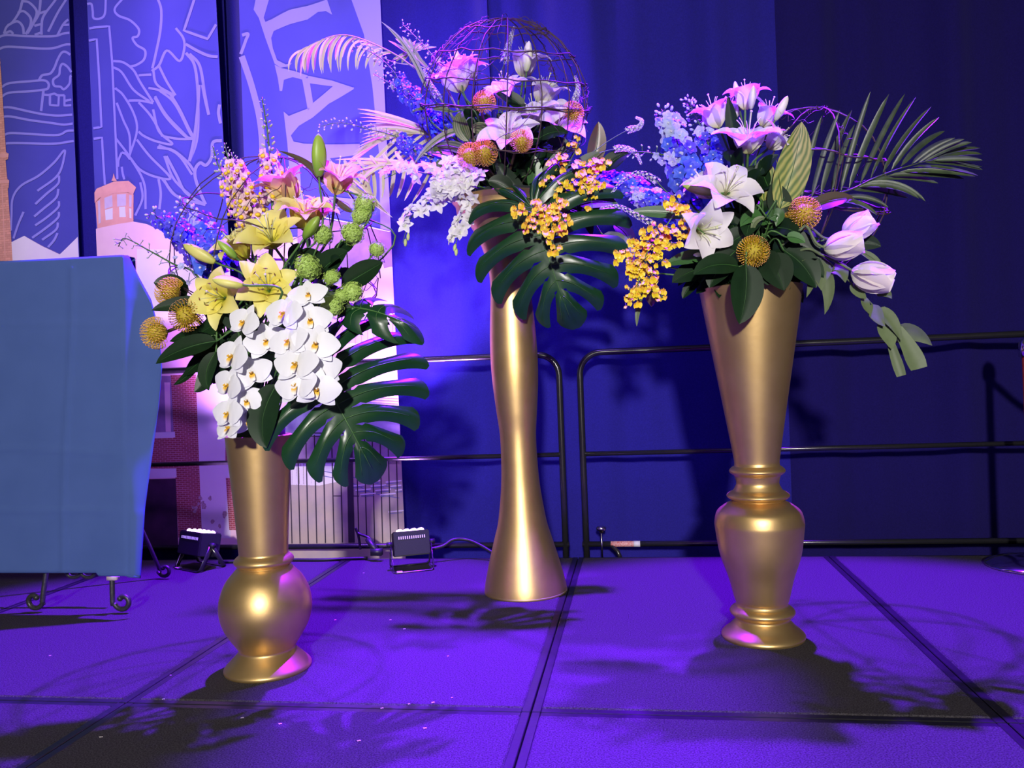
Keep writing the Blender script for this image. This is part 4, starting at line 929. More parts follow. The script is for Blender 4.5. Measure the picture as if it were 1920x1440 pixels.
delphinium(3, [(1298, 385), (1290, 340), (1275, 290), (1262, 240), (1240, 205)], 'thick lavender delphinium spike standing outermost above the yellow orchids', None, 62, 52, ('delph_blue', 'delph_pale'), .12, .0, 25)
delphinium(3, [(1352, 350), (1338, 300), (1320, 250), (1300, 210), (1290, 186)], 'slim lavender delphinium with green buds beside the pink lit lilies', None, 54, 36, ('delph_blue', 'delph_pale'), .5, .03, 18)
delphinium(3, [(1270, 300), (1240, 290), (1200, 285), (1180, 290)], 'nearly bare delphinium tip with lavender buds pointing sideways', None, 16, 26, ('delph_pale',), .6, .02, 14)
delphinium(3, [(1290, 400), (1250, 385), (1215, 372), (1180, 362)], 'drooping delphinium with violet florets behind the hooked loosestrife', None, 36, 40, ('delph_blue', 'delph_pale'), .1, .06, 20)

# ---- snapdragons
mb = MB(); 
P_, U_ = blade(L=.9, W=.6, prof=lambda s: .75+.25*s, th0=.12, th1=.25, cup=0, n=3, m=3)
mb.tube([(0, 0, 0), (0, 0, .4), (0, 0, .75)], lambda t: .22+.12*t, 8)
for a_ in (1.1, 2.05):
    P_, U_ = blade(L=.75, W=.7, prof=rp, th0=.2, th1=1.6, cup=.1, n=4, m=4, x0=.1); mb.grid([[tuple(Matrix.Translation((0, 0, .55)) @ RZ(a_) @ Vector(q)) for q in r_] for r_ in P_], U_)
for a_ in (-.5, -PI/2, -PI+.5):
    P_, U_ = blade(L=.6, W=.55, prof=rp, th0=.3, th1=2.0, cup=.1, n=4, m=4, x0=.12); mb.grid([[tuple(Matrix.Translation((0, 0, .5)) @ RZ(a_) @ Vector(q)) for q in r_] for r_ in P_], U_)
SNAP = mb.mesh('floret'); SNAP.materials.append(MATS['snap_pink'])
mb = MB(); mb.ellipsoid((0, -.2, .82), (.3, .24, .22), 8, 5); SLIP = mb.mesh('lip'); SLIP.materials.append(MATS['snap_yellow'])
mb = MB(); mb.ellipsoid((0, 0, .5), (.26, .26, .52), 7, 5); SBUD = mb.mesh('bud'); SBUD.materials.append(MATS['snap_bud'])
def snapdragon(a, path, label, n, w0=30, dy=0, size=24, bloom_to=.6, group=None):
    root = root_for('snapdragon', a, label, 'flower', group); pp = [pos(a, *p, dy) for p in path]; c = bezier(pp, 30)
    t = MB(); t.tube(bezier([root.location, root.location.lerp(pp[0], .6)+Vector((0, 0, .04))]+pp, 40), lambda t: .0055-.0035*t, 6); wpart('stem', t, 'stem', root); s_ = scl(a, *path[0], dy)
    for i in range(n):
        u = (i+random.random()*.5)/n; p, d = along(c, min(.99, u)); ang = i*2.4+random.uniform(-.2, .2)
        rad = Quaternion(d, ang) @ d.orthogonal().normalized(); k = 1-.6*u
        e = p+rad*w0*s_*.18*k; fd = (rad+d*.35+Vector((0, -.35, 0))).normalized() if u < bloom_to else (rad+d*.8).normalized()
        if u < bloom_to:
            q = Matrix.Translation(e) @ (fd.to_track_quat('Z', 'Y')).to_matrix().to_4x4(); sz = size*s_*.62*(1-.35*u)*R_(.85, 1.1)
            # local -Y must look down
            dn = Vector((0, 0, -1)); x_ = fd.cross(-dn).normalized(); y_ = fd.cross(x_)
            q = Matrix.Translation(e) @ Matrix(((-x_.x, -y_.x, fd.x, 0), (-x_.y, -y_.y, fd.y, 0), (-x_.z, -y_.z, fd.z, 0), (0, 0, 0, 1)))
            o = part('floret', SNAP, 'snap_pink', root, q @ Matrix.Diagonal((sz, sz, sz, 1))); obj('lip', SLIP, 'snap_yellow', o)
        else:
            sz = size*s_*.62*(1.15-u)*R_(.85, 1.1); part('bud', SBUD, 'snap_bud', root, frame(e, fd, 0, sz))
snapdragon(1, [(510, 400), (512, 350), (506, 290), (500, 235), (491, 182)], 'tallest snapdragon spire with a green bud tip and yellow lips', 54, 50, .06, 31, .52)
snapdragon(1, [(470, 420), (450, 360), (432, 310), (420, 268)], 'pink and yellow snapdragon spire in the middle of the trio', 46, 50, .02, 31, .62)
snapdragon(1, [(452, 400), (430, 350), (410, 310), (399, 274)], 'snapdragon spire with pale green buds on the outer side of the trio', 38, 42, .06, 27, .35)
snapdragon(1, [(480, 420), (462, 370), (445, 320), (433, 286)], 'snapdragon spire with pink throats on the inner side of the trio', 46, 50, .0, 31, .75)

# ---- viburnum balls
def vib_mesh(seed):
    rnd = random.Random(seed); mb = MB(); n = 120; g_ = PI*(3-math.sqrt(5))
    for i in range(n):
        z = 1-1.85*(i+.5)/n; r = math.sqrt(max(0, 1-z*z)); d = Vector((r*math.cos(i*g_), r*math.sin(i*g_), z)); b = 1+rnd.uniform(-.1, .12)+.1*math.sin(d.x*5+seed)*math.sin(d.y*4)
        M = frame(d*b*.92, d+Vector((rnd.uniform(-.4, .4), rnd.uniform(-.4, .4), rnd.uniform(-.4, .4))), rnd.uniform(0, 6), .15)
        for k in range(5):
            a0 = k*2*PI/5; A_ = [(.1*math.cos(a0), .1*math.sin(a0), 0), (.8*math.cos(a0-.5), .8*math.sin(a0-.5), .25), (1.05*math.cos(a0), 1.05*math.sin(a0), .15), (.8*math.cos(a0+.5), .8*math.sin(a0+.5), .25)]
            mb.add(A_, [(0, 1, 2, 3)], [(.5, 0), (0, .8), (.5, 1), (1, .8)], M)
    mb.ellipsoid((0, 0, 0), (.84, .84, .84), 12, 8); me = mb.mesh('flower_head', False); me.materials.append(MATS['viburnum']); return me
VIB = [vib_mesh(k) for k in range(3)]
VL = 'lime green viburnum ball '+ARR[1]['on']
VLS = ['viburnum ball with violet lit crown beside the peach lily', 'flattened viburnum ball fused under the violet lit one', 'round viburnum ball in the middle of the chain of green balls', 'viburnum ball tucked behind the leaning green bud', 'smallest viburnum ball hanging furthest out by the banner edge', 'tall viburnum ball beside the open yellow lily',
       'viburnum ball above the small curving leaf', 'lowest viburnum ball touching the moth orchids', 'little viburnum ball between the broad glossy leaves', 'little viburnum ball nestled behind the lowest one']
for px, py, d_, dy, sq in ((684, 385, 46, .02, 1), (676, 405, 40, .0, .8), (661, 438, 46, -.04, 1), (605, 441, 42, -.08, 1), (707, 468, 32, -.02, 1), (577, 502, 50, -.16, 1.1), (660, 548, 44, -.1, .9), (621, 575, 48, -.16, .9), (622, 520, 34, -.12, .8), (640, 556, 30, -.12, .9)):
    root = root_for('viburnum', 1, VLS.pop(0), 'flower', 'viburnum balls'); c = pos(1, px, py, dy); R = d_*scl(1, px, py, dy)/2
    part('flower_head', VIB[int(px) % 3], 'viburnum', root, frame(c, face(R_(-.4, .4), .7, .6), R_(0, 6), R) @ Matrix.Diagonal((1, 1, sq, 1))); stem(root, c, None, .0028, 'stem', .15)

# ---- dendrobium orchids
DEN = {m: ring_mesh('bloom', 5, m, L=1, W=.66, prof=sepal_, th0=.9, th1=1.8, cup=.18, n=7, m=5, wave=.05, x0=.02) for m in ('dendro', 'dendro_lilac')}
mb = MB(); P_, U_ = blade(L=.6, W=.5, prof=sepal_, th0=.1, th1=1.5, cup=.5, n=4, m=4); mb.grid(P_, U_); DLIP = mb.mesh('lip'); DLIP.materials.append(MATS['dendro'])
mb = MB(); mb.ellipsoid((0, 0, .5), (.24, .24, .52), 7, 5); DNB = mb.mesh('bud'); DNB.materials.append(MATS['dendro_bud'])
def dendrobium(a, path, label, n, w0, dy=0, size=26, m='dendro', buds=2, group=None):
    root = root_for('dendrobium_orchid', a, label, 'flower', group); pp = [pos(a, *p, dy) for p in path]; c = bezier(pp, 30); s_ = scl(a, *path[0], dy)
    t = MB(); t.tube(bezier([root.location]+pp, 40), lambda t: .0035-.002*t, 6); wpart('stem', t, 'stem', root)
    for i in range(n+buds):
        u = (i+.3)/(n+buds); p, d = along(c, u); ang = R_(0, 2*PI); rad = Quaternion(d, ang) @ d.orthogonal().normalized(); rad.y = -abs(rad.y)*.7; e = p+rad*w0*s_*.5*R_(.5, 1.1)*(1-.3*u)
        k = MB(); k.tube([p, p.lerp(e, .6)+Vector((0, 0, .004)), e], .0012, 4, False); L = root.location; k.v = [(x-L.x, y-L.y, z-L.z) for x, y, z in k.v]; obj('flower_stalk', k, 'stem', root)
        if i < n:
            o = part('bloom', DEN[m], m, root, frame(e, (rad+Vector((R_(-.5, .5), -.7, R_(-.3, .4)))).normalized(), R_(0, 6), size*s_*.58*R_(.85, 1.1))); obj('lip', DLIP, 'dendro', o)
        else: part('bud', DNB, 'dendro_bud', root, frame(e, (rad*.4+d+Vector((0, 0, -.5))).normalized(), 0, 15*s_))
dendrobium(2, [(870, 350), (840, 370), (800, 385), (770, 410), (755, 455)], 'white dendrobium spray hanging lowest in front of the violet curtain', 15, 36, -.14, 32)
dendrobium(2, [(890, 370), (878, 400), (862, 430), (852, 470)], 'white dendrobium spray hanging close beside the monstera leaf', 15, 28, -.16, 27)
dendrobium(2, [(900, 330), (850, 335), (800, 325), (760, 320), (720, 335)], 'lilac dendrobium spray reaching out over the pale palm', 14, 30, -.2, 30, 'dendro_lilac', 0)
dendrobium(2, [(900, 350), (860, 345), (830, 350), (815, 350)], 'dense white dendrobium cluster under the fused pincushion pair', 24, 46, -.2, 30, 'dendro', 0)
dendrobium(2, [(890, 330), (860, 320), (835, 305)], 'white dendrobium sprig just under the striped cordyline leaves', 10, 34, -.2, 28, 'dendro', 0)

# ---- yellow oncidium orchids
mb = MB()
P_, U_ = blade(L=.3, W=.35, prof=lambda s: .8, th0=1.2, th1=1.4, cup=.1, n=2, m=3); 
for a_ in (-PI/2-.42, -PI/2+.42):
    P_, U_ = blade(L=1, W=.95, prof=rp, th0=.9, th1=1.6, cup=.1, n=5, m=5, wave=.04); mb.grid([[tuple(RZ(a_) @ Vector(q)) for q in r_] for r_ in P_], U_)
ONL = mb.mesh('floret'); ONL.materials.append(MATS['oncid'])
mb = MB()
for a_ in (PI/2, PI/2+1.0, PI/2-1.0, PI/2+1.9, PI/2-1.9):
    P_, U_ = blade(L=.55, W=.28, prof=sepal_, th0=1.1, th1=1.7, cup=.1, n=3, m=3); mb.grid([[tuple(RZ(a_) @ Vector(q)) for q in r_] for r_ in P_], U_)
ONS = mb.mesh('sepals'); ONS.materials.append(MATS['oncid_sepal'])
def oncidium(a, main, branches, label, per, size=17, dy=0, group=None):
    root = root_for('oncidium_orchid', a, label, 'flower', group); pp = [pos(a, *p, dy) for p in main]; s_ = scl(a, *main[0], dy)
    t = MB(); t.tube(bezier([root.location]+pp, 50), lambda t: .003-.0015*t, 6); wpart('stem', t, 'stem', root)
    for br in branches:
        c = bezier([pos(a, *p, dy+R_(-.04, .03)) for p in br], 16); t = MB(); t.tube(c, .0011, 5); wpart('branch', t, 'stem', root)
        n = max(3, int(1.5*per*sum((Vector(br[i+1])-Vector(br[i])).length for i in range(len(br)-1))/10))
        for i in range(n):
            p, d = along(c, R_(.05, 1)); e = p+Vector((R_(-1, 1), R_(-1.2, .4), R_(-1, 1)))*11*s_
            up = (Vector((R_(-.5, .5), 0, 1))).normalized(); f_ = Vector((R_(-.6, .6), -1, R_(-.4, .6))).normalized(); x_ = up.cross(f_).normalized(); up = f_.cross(x_); sz = size*s_*.62*R_(.5, 1.1)
            M = Matrix.Translation(e) @ Matrix(((x_.x, up.x, f_.x, 0), (x_.y, up.y, f_.y, 0), (x_.z, up.z, f_.z, 0), (0, 0, 0, 1))) @ Matrix.Diagonal((sz, sz, sz, 1))
            o = part('floret', ONL, 'oncid', root, M); obj('sepals', ONS, 'oncid_sepal', o)
            k = MB(); k.tube([p, p.lerp(e, .5)+Vector((0, 0, .003)), e], .0007, 3, False); L = root.location; k.v = [(x-L.x, y-L.y, z-L.z) for x, y, z in k.v]; obj('floret_stalk', k, 'stem', root)
oncidium(2, [(1000, 400), (1020, 385), (1030, 400), (1035, 430), (1040, 470)], [[(1020, 385), (990, 390), (965, 398)], [(1025, 390), (1000, 410), (985, 425)], [(1030, 390), (1050, 380), (1068, 385)], [(1035, 400), (1050, 410), (1066, 420)], [(1035, 410), (1020, 425), (1012, 432)],
          [(1038, 420), (1036, 445), (1040, 470)], [(1020, 390), (1015, 405), (1000, 420)], [(1032, 395), (1048, 420), (1052, 425)], [(1030, 400), (1040, 395), (1055, 400)], [(1035, 430), (1025, 440), (1018, 432)]], 'yellow oncidium orchid spray lying on the middle of the monstera leaf', 2.1, 18, -.36)
oncidium(2, [(1010, 370), (1040, 345), (1060, 320), (1075, 290), (1088, 268)], [[(1040, 345), (1020, 335), (1012, 332)], [(1050, 340), (1055, 350), (1052, 370)], [(1058, 325), (1040, 300), (1040, 295)], [(1070, 300), (1055, 290), (1062, 280)], [(1065, 310), (1085, 312), (1095, 330)],
          [(1075, 320), (1100, 335), (1112, 345)], [(1080, 330), (1105, 360), (1112, 400)], [(1090, 330), (1120, 345), (1132, 345)], [(1085, 300), (1110, 310), (1125, 315)], [(1085, 310), (1120, 305), (1140, 315)], [(1078, 285), (1085, 270), (1065, 262)], [(1045, 340), (1065, 350), (1085, 350)]],
         'yellow oncidium orchid spray with pink lit tips above the monstera leaf', 1.5, 17, -.24)
oncidium(3, [(1300, 420), (1270, 400), (1245, 430), (1215, 470), (1200, 510), (1195, 550)], [[(1290, 400), (1265, 385), (1255, 380)], [(1285, 410), (1280, 385), (1265, 378)], [(1280, 410), (1275, 395), (1285, 392)], [(1270, 420), (1280, 435), (1290, 440)], [(1265, 430), (1245, 425), (1230, 430)], [(1250, 440), (1225, 432), (1210, 440)],
          [(1240, 450), (1200, 455), (1185, 460)], [(1235, 455), (1260, 455), (1262, 465)], [(1230, 460), (1205, 475), (1190, 480)], [(1225, 465), (1235, 485), (1240, 490)], [(1215, 480), (1195, 495), (1180, 500)], [(1210, 490), (1225, 510), (1228, 515)], [(1205, 500), (1185, 510), (1172, 522)],
          [(1200, 520), (1210, 540), (1222, 545)], [(1198, 530), (1185, 545), (1180, 550)], [(1198, 540), (1195, 560), (1172, 568)], [(1215, 520), (1232, 540), (1243, 558)], [(1245, 440), (1235, 455), (1225, 470)], [(1220, 480), (1210, 500), (1205, 520)], [(1190, 480), (1175, 480), (1152, 482)]],
         'large yellow oncidium orchid spray cascading beyond the rim of the urn-bodied vase', 2.3, 18, -.2)

# ---- gooseneck loosestrife
def loosestrife(a, path, label, dy=0, w=11, from_=.4):
    root = root_for('gooseneck_loosestrife', a, label, 'flower'); pp = [pos(a, *p, dy) for p in path]; c = bezier(pp, 40); s_ = scl(a, *path[0], dy)
    t = MB(); t.tube(bezier([root.location]+pp, 50), lambda t: .0022-.0012*t, 5); wpart('stem', t, 'stem', root)
    mb = MB(); n = 90
    for i in range(n):
        u = from_+(1-from_)*i/n; p, d = along(c, min(.998, u)); rad = Quaternion(d, i*2.4) @ d.orthogonal().normalized(); k = 1-.75*((u-from_)/(1-from_))
        e = p+rad*w*s_*.5*k; M = frame(e, rad+d*.3, R_(0, 6), 3.2*s_*(.35+.65*k))
        for q in range(5):
            a0 = q*2*PI/5; mb.add([(0, 0, 0), (.7*math.cos(a0-.4), .7*math.sin(a0-.4), .3), (1.1*math.cos(a0), 1.1*math.sin(a0), .35), (.7*math.cos(a0+.4), .7*math.sin(a0+.4), .3)], [(0, 1, 2, 3)], [(.5, 0), (0, .7), (.5, 1), (1, .7)], M)
    wpart('florets', mb, 'lysi', root)['kind'] = 'stuff'
loosestrife(2, [(1100, 292), (1140, 265), (1175, 245), (1198, 238), (1203, 226), (1192, 220)], 'gooseneck flower spike hooked upward nearest the twig sphere', -.1)
loosestrife(2, [(1090, 300), (1130, 285), (1165, 278), (1190, 285), (1203, 308)], 'gooseneck flower spike lying level with a drooping tip', -.08)
loosestrife(3, [(1300, 410), (1245, 355), (1225, 335), (1195, 325), (1165, 340), (1147, 362)], 'gooseneck flower spike arching down in front of the blue delphinium', -.05, 12, .3)
loosestrife(3, [(1290, 450), (1235, 425), (1195, 405), (1160, 387), (1125, 390)], 'gooseneck flower spike lying low over the monstera edge', -.12, 11, .3)
loosestrife(2, [(935, 170), (945, 120), (955, 80), (964, 50)], 'gooseneck flower spike upright beside the tall pale bud in the sphere', -.02, 14, .35)
loosestrife(2, [(1070, 240), (1078, 190), (1084, 165), (1078, 142)], 'gooseneck flower spike upright behind the pink lit pincushion', .0, 13, .25)
loosestrife(2, [(840, 210), (820, 180), (805, 155), (795, 130)], 'gooseneck flower spike leaning at the inner edge of the sphere', -.1, 12, .3)

# ---- tulips
tp = lambda s: math.sin(PI*min(1, (s*.86+.07)**.95))**.55
TUL = blade_mesh('petal', L=1.22, W=.92, prof=tp, th0=1.35, th1=-.06, cup=.42, n=12, m=9, p=.38, x0=.03, wave=.008); TUL.materials.append(MATS['tulip'])
def tulip(b, t, label, dy, path):
    p0, p1 = pos(3, *b, dy), pos(3, *t, dy-.03); L = (p1-p0).length*1.0; d = (p1-p0).normalized(); root = root_for('tulip', 3, label, 'flower'); M = frame(p0, d, R_(0, 2), L)
    for k in range(6): part('petal', TUL, 'tulip', root, M @ RZ(k*PI/3) @ Matrix.Diagonal((1 if k % 2 else .88, 1, 1+R_(-.06, .06), 1)))
    tt = MB(); tt.tube(bezier([root.location]+[pos(3, *q, dy) for q in path]+[p0+d*.01], 40), .0045, 7); wpart('stem', tt, 'leaf_olive', root)
tulip((1580, 442), (1632, 412), 'white tulip with a violet glow, furthest behind of the three', -.08, [(1500, 430), (1520, 428), (1550, 448)])
tulip((1545, 468), (1608, 456), 'white tulip in the middle of the three, petals shut', -.17, [(1490, 440), (1512, 425), (1530, 455)])
tulip((1596, 508), (1662, 526), 'white tulip hanging lowest with its petals shut', -.15, [(1500, 470), (1540, 478), (1570, 492)])

# ---- monstera leaves
def monstera(a, base, tip, wl, wr, label, dy=0, normal=(0, -1, .3), nf=9, droop=.12, dtip=-.05, arch=.02, stemto=True):
    O = pos(a, *base, dy); T = pos(a, *tip, dy+dtip); ax = T-O; L = ax.length; ax.normalize(); nn = Vector(normal); nn = (nn-ax*nn.dot(ax)).normalized(); rt = ax.cross(nn).normalized()
    if rt.dot(CR) < 0: rt = -rt
    s_ = scl(a, *base, dy); root = root_for('monstera_leaf', a, label, 'leaf'); mb = MB()
    marg = [Vector(q+(0,)) for q in ((.06, -.22), (.38, -.36), (.74, -.26), (.97, .03), (1.0, .33), (.86, .60), (.60, .83), (.30, .98), (.0, 1.06))]
    mc = bezier(marg, 80)
    def mp(al): return along(mc, al)[0]
    for sd, w in ((-1, wl*s_), (1, wr*s_)):
        for k in range(nf):
            a0, a1 = k/nf, (k+1)/nf; NR, NA = 16, 6; P = []; U = []
            for i in range(NR+1):
                r = i/NR; row = []; ur = []
                g_ = 0
                if .14 < r < .30 and 0 < k: g_ = 0
                hole = (.12 if k % 2 else .05)*math.sin(PI*(r-.17)/.14) if .17 < r < .31 else 0
                slot = 0
                r0 = .36
                if r > r0: slot = .19*math.sin(PI*min(1, (r-r0)/(1-r0)*.72+.02))**.7
                for j in range(NA+1):
                    c = j/NA; gl = (slot+hole if k > 0 else 0); gr_ = (slot+hole if k < nf-1 else 0)
                    al = a0+(a1-a0)*(gl+(1-gl-gr_)*c); ends = 1-.09*(1-c)**2-.05*abs(2*c-1)**4+.03*c
                    m_ = mp(al); sv = max(0, al-.30)/.70*.86; o2 = Vector((0, sv, 0)); rr = r*ends
                    bend = Vector((0, .13*rr*(1-rr)*4*(1-.5*al), 0))*(-.6); q = o2.lerp(m_, rr)+bend
                    h = arch*(1-(2*c-1)**2)*min(1, max(0, r-.1)*2.2)*(1 if r < .95 else .6)-droop*(rr**2)*(.7+.3*q.y)-droop*.9*max(0, q.y)**2
                    row.append(O+rt*sd*q.x*w+ax*q.y*L+nn*(h*L*2)); ur.append((c, r))
                P.append(row); U.append(ur)
            mb.grid(P, U)
    L_ = root.location; mb.v = [(x-L_.x, y-L_.y, z-L_.z) for x, y, z in mb.v]; me = mb.mesh('leaf_blade'); bm = bmesh.new(); bm.from_mesh(me); bmesh.ops.remove_doubles(bm, verts=bm.verts[:], dist=.0006); bmesh.ops.recalc_face_normals(bm, faces=bm.faces[:]); bm.to_mesh(me); bm.free()
    for p_ in me.polygons: p_.use_smooth = True
    bl = obj('leaf_blade', me, 'monstera', root)
    mid = MB(); mid.tube([O+ax*L*.97*t+nn*(-droop*.9*t*t*L*2+.002) for t in [i/12 for i in range(13)]], lambda t: .0035*(1-.8*t), 6); wpart('midrib', mid, 'monstera_vein', root)
    vn = MB()
    for sd, w in ((-1, wl*s_), (1, wr*s_)):
        for k in range(nf):
            al = (k+.5)/nf; sv = max(0, al-.30)/.70*.86; pts = []
            for i in range(9):
                rr = i/8*.85; q = Vector((0, sv, 0)).lerp(mp(al), rr)+Vector((0, .13*rr*(1-rr)*4*(1-.5*al), 0))*(-.6); h = arch*min(1, rr*2.5)-droop*(rr**2)*(.7+.3*q.y)-droop*.9*max(0, q.y)**2; pts.append(O+rt*sd*q.x*w+ax*q.y*L+nn*(h*L*2+.0006))
            vn.tube(pts, lambda t: .0016*(1-.7*t), 4)
    wpart('side_veins', vn, 'monstera_vein', root)['kind'] = 'stuff'
    st = MB(); st.tube(bezier([root.location, root.location.lerp(O, .6)+Vector((0, .02, .03)), O-ax*.01], 20), .005, 7); wpart('petiole', st, 'stem', root)
monstera(1, (592, 690), (700, 868), 150, 205, 'big glossy split monstera leaf hanging over the globe-bellied vase', -.16, (.25, -1, .7), 9, .12)
monstera(1, (668, 578), (768, 588), 40, 60, 'small glossy leaf curving out above the big split monstera leaf', -.10, (.1, -.75, .7), 4, .16)
monstera(2, (998, 392), (1062, 592), 150, 165, 'big glossy split monstera leaf hanging over the tall hourglass vase', -.26, (-.25, -1, .65), 9, .11)

# ---- palm fronds
thin = lambda s: (s**.45*(1-s)**.55)*1.6 if 0 < s < 1 else 0
def frond(a, rachis, leaflets, label, m, dy=0, w=9, mr='palm_green', dys=0, bowk=.12):
    """leaflets: (t on the rachis or base px, tip px, bow px (x,y), depth step)"""
    root = root_for('palm_frond', a, label, 'palm frond'); pp = [pos(a, *p, dy+dys*i/(len(rachis)-1)) for i, p in enumerate(rachis)]; c = bezier(pp, 40)
    t = MB(); t.tube(bezier([root.location]+pp, 60), lambda t: .0055-.0042*t, 6); wpart('rachis', t, mr, root); s_ = scl(a, *rachis[0], dy)
    for b, tip, bow, dd in leaflets:
        p0 = along(c, b)[0] if not isinstance(b, tuple) else pos(a, *b, dy); p1 = at(*tip, p0.y+dd)
        bw = (CR*bow[0]-CU*bow[1])*s_
        mb = strip(p0, p1, w*s_*R_(.85, 1.15), bw, 10, 3, (R_(-.3, .3), -1, R_(0, .6)), R_(-.3, .3), .5, thin); wpart('leaflet', mb, m, root)
    return root
o_ = lambda x, y: (1400+x/4.174, 140+y/4.174)
LF = []
for b, t, bw in (((425, 985), (590, 320), (-6, -6)), ((505, 970), (730, 275), (-8, -6)), ((580, 950), (825, 275), (-8, -6)), ((655, 935), (845, 390), (-8, -8)), ((735, 915), (970, 130), (-4, -4)), ((800, 895), (1115, 150), (-5, -5)), ((885, 860), (1238, 150), (-6, -6)), ((970, 815), (1325, 175), (-7, -6)),
                 ((1065, 770), (1445, 250), (-6, -8)), ((1130, 750), (1508, 332), (-7, -10)), ((1205, 720), (1552, 440), (-8, -12)), ((1290, 700), (1632, 495), (-7, -12)), ((1340, 690), (1705, 505), (-6, -12)), ((1390, 680), (1762, 530), (-6, -11)), ((1430, 670), (1830, 575), (-4, -10)), ((1480, 660), (1843, 622), (0, -8)),
                 ((1450, 670), (1846, 670), (0, -6)), ((1400, 690), (1846, 745), (4, -10)), ((1300, 720), (1812, 790), (4, -8)), ((1200, 760), (1790, 797), (4, -8)), ((1100, 790), (1705, 815), (4, -10)), ((1000, 820), (1500, 850), (4, -14)), ((930, 850), (1400, 992), (12, -26)), ((870, 880), (1350, 970), (10, -22)), ((830, 900), (1262, 965), (4, -12)), ((740, 960), (1110, 1040), (6, -18)), ((690, 990), (1020, 1100), (6, -16))):
    LF.append((o_(*b), o_(*t), bw, R_(-.06, .06)))
frond(3, [o_(300, 1040), o_(560, 960), o_(800, 905), o_(1000, 810), o_(1250, 720), o_(1500, 670), o_(1840, 720)], LF, 'broad dark green palm frond fanning out past the twig hoop', 'palm_green', .06, 13)
# pale fronds of the tall vase
L1 = []
for k in range(15):
    u = .28+.72*k/14; bx, by = 0, 0
    L1.append((u, (700-150*k/14-(4*(k % 3)), 128+k*1.2-(k > 9)*(k-9)*2), (-14-k*.6, -16), -.03))
for k in range(9):
    L1.append((.35+.6*k/8, (668-k*13, 96+k*6), (-12, -18), .03))
frond(2, [(815, 170), (760, 115), (700, 82), (650, 66), (610, 72), (580, 92)], L1, 'pale gold palm frond with drooping fingers arching furthest up from the tall vase', 'palm_pale', .02, 8, 'palm_grey', -.05)
L2 = []
for k in range(18):
    q = k/17*10; y = 204+q*11; L2.append((.12+.06*q, (682-abs(q-3)*4-(q > 5)*(q-5)*5, y+q*2.5), (-6, -26+q), R_(-.05, .05)))
for k in range(8):
    L2.append((.1+.08*k, (800-k*16, 300+k*2), (4, -4), R_(-.05, .0)))
frond(2, [(900, 300), (850, 268), (800, 248), (745, 240), (700, 245)], L2, 'pale gold palm frond spreading flat behind the horizontal delphinium', 'palm_pale', .06, 9, 'palm_pale')
L3 = []
for k in range(13):
    L3.append((.22+.055*k, (628+k*9, 300+ (k*9)), (-6, -14), R_(-.03, .05)))
for k in range(11):
    L3.append((.12+.07*k, (800-k*14, 376+6*math.sin(k)), (6, 2), R_(-.03, .05)))
for k in range(8):
    L3.append((.25+.08*k, (790-k*24, 275+k*4), (-6, -6), R_(-.02, .06)))
frond(2, [(890, 330), (830, 318), (760, 308), (700, 312), (640, 330), (600, 350)], L3, 'lowest pale palm frond with long thin fingers reaching to the peach lily', 'palm_pale', .0, 9, 'palm_grey')
L4 = []
for k in range(8):
    L4.append((.25+.09*k, (728+k*13, 68+abs(k-2)*4), (-4, -10), .02))
frond(2, [(840, 170), (815, 140), (790, 125), (745, 118), (725, 112)], L4, 'short upright palm frond with blunt banded fingers beside the delphinium tip', 'palm_grey', .08, 11, 'palm_grey')
# long strap leaves
def leaf_thing(a, b, t, w, bow, label, m='leaf_dark', dy=0, dt=0, tilt=0, twist=0, facing=None, fold=.2, prof=None, name='leaf', group=None, cat='leaf', wave=0):
    p0 = pos(a, *b, dy); p1 = pos(a, *t, dy+dt); s_ = scl(a, *b, dy); root = root_for(name, a, label, cat, group)
    mb = strip(p0, p1, w*s_, (CR*bow[0]-CU*bow[1])*s_, 14, 7, facing, tilt, fold, prof, twist, wave); wpart('blade', mb, m, root)
    Pc = (p0+p1)/2+(CR*bow[0]-CU*bow[1])*s_
    rb = MB(); rb.tube([p0*(1-u)**2+Pc*2*u*(1-u)+p1*u*u+Vector((0, -.0008, .0002)) for u in [k/12 for k in range(12)]], lambda q: .0018*(1-.8*q), 4); wpart('midrib', rb, 'leaf_mid' if m != 'leaf_olive' else 'leaf_olive', root)
    stem(root, p0, (p1-p0).normalized(), .003, 'stem', .08)
    return root
strapf = lambda s: min(1, (s*6+.35))*(1-s**3) if s < 1 else 0
leaf_thing(2, (800, 165), (714, 40), 11, (14, -20), 'narrow grey strap leaf standing up beside the top palm frond', 'palm_grey', -.04, .0, prof=strapf)
leaf_thing(2, (850, 210), (770, 212), 10, (-16, -16), 'thin strap leaf crossing in front of the pale palm', 'leaf_olive', -.12, 0, prof=strapf)
leaf_thing(2, (860, 245), (776, 308), 16, (-6, -22), 'grey strap leaf curving down over the pale palm', 'palm_grey', -.16, 0, prof=strapf)
for b, t, w, bow, dt, lb in (((885, 300), (800, 285), 44, (0, -18), 0, 'striped cordyline leaf folded out beside the fused pincushions'), ((880, 265), (868, 208), 30, (-22, -6), 0, 'striped cordyline leaf looped upright beneath the round pincushion'), ((915, 270), (890, 250), 42, (-10, -24), 0, 'striped cordyline leaf curled over behind the lowest lily'),
                            ((895, 300), (805, 320), 30, (-10, -10), 0, 'striped cordyline leaf pointing down behind the dendrobium')):
    leaf_thing(2, b, t, w, bow, lb, 'leaf_cordy', -.16, dt, R_(-.3, .3))
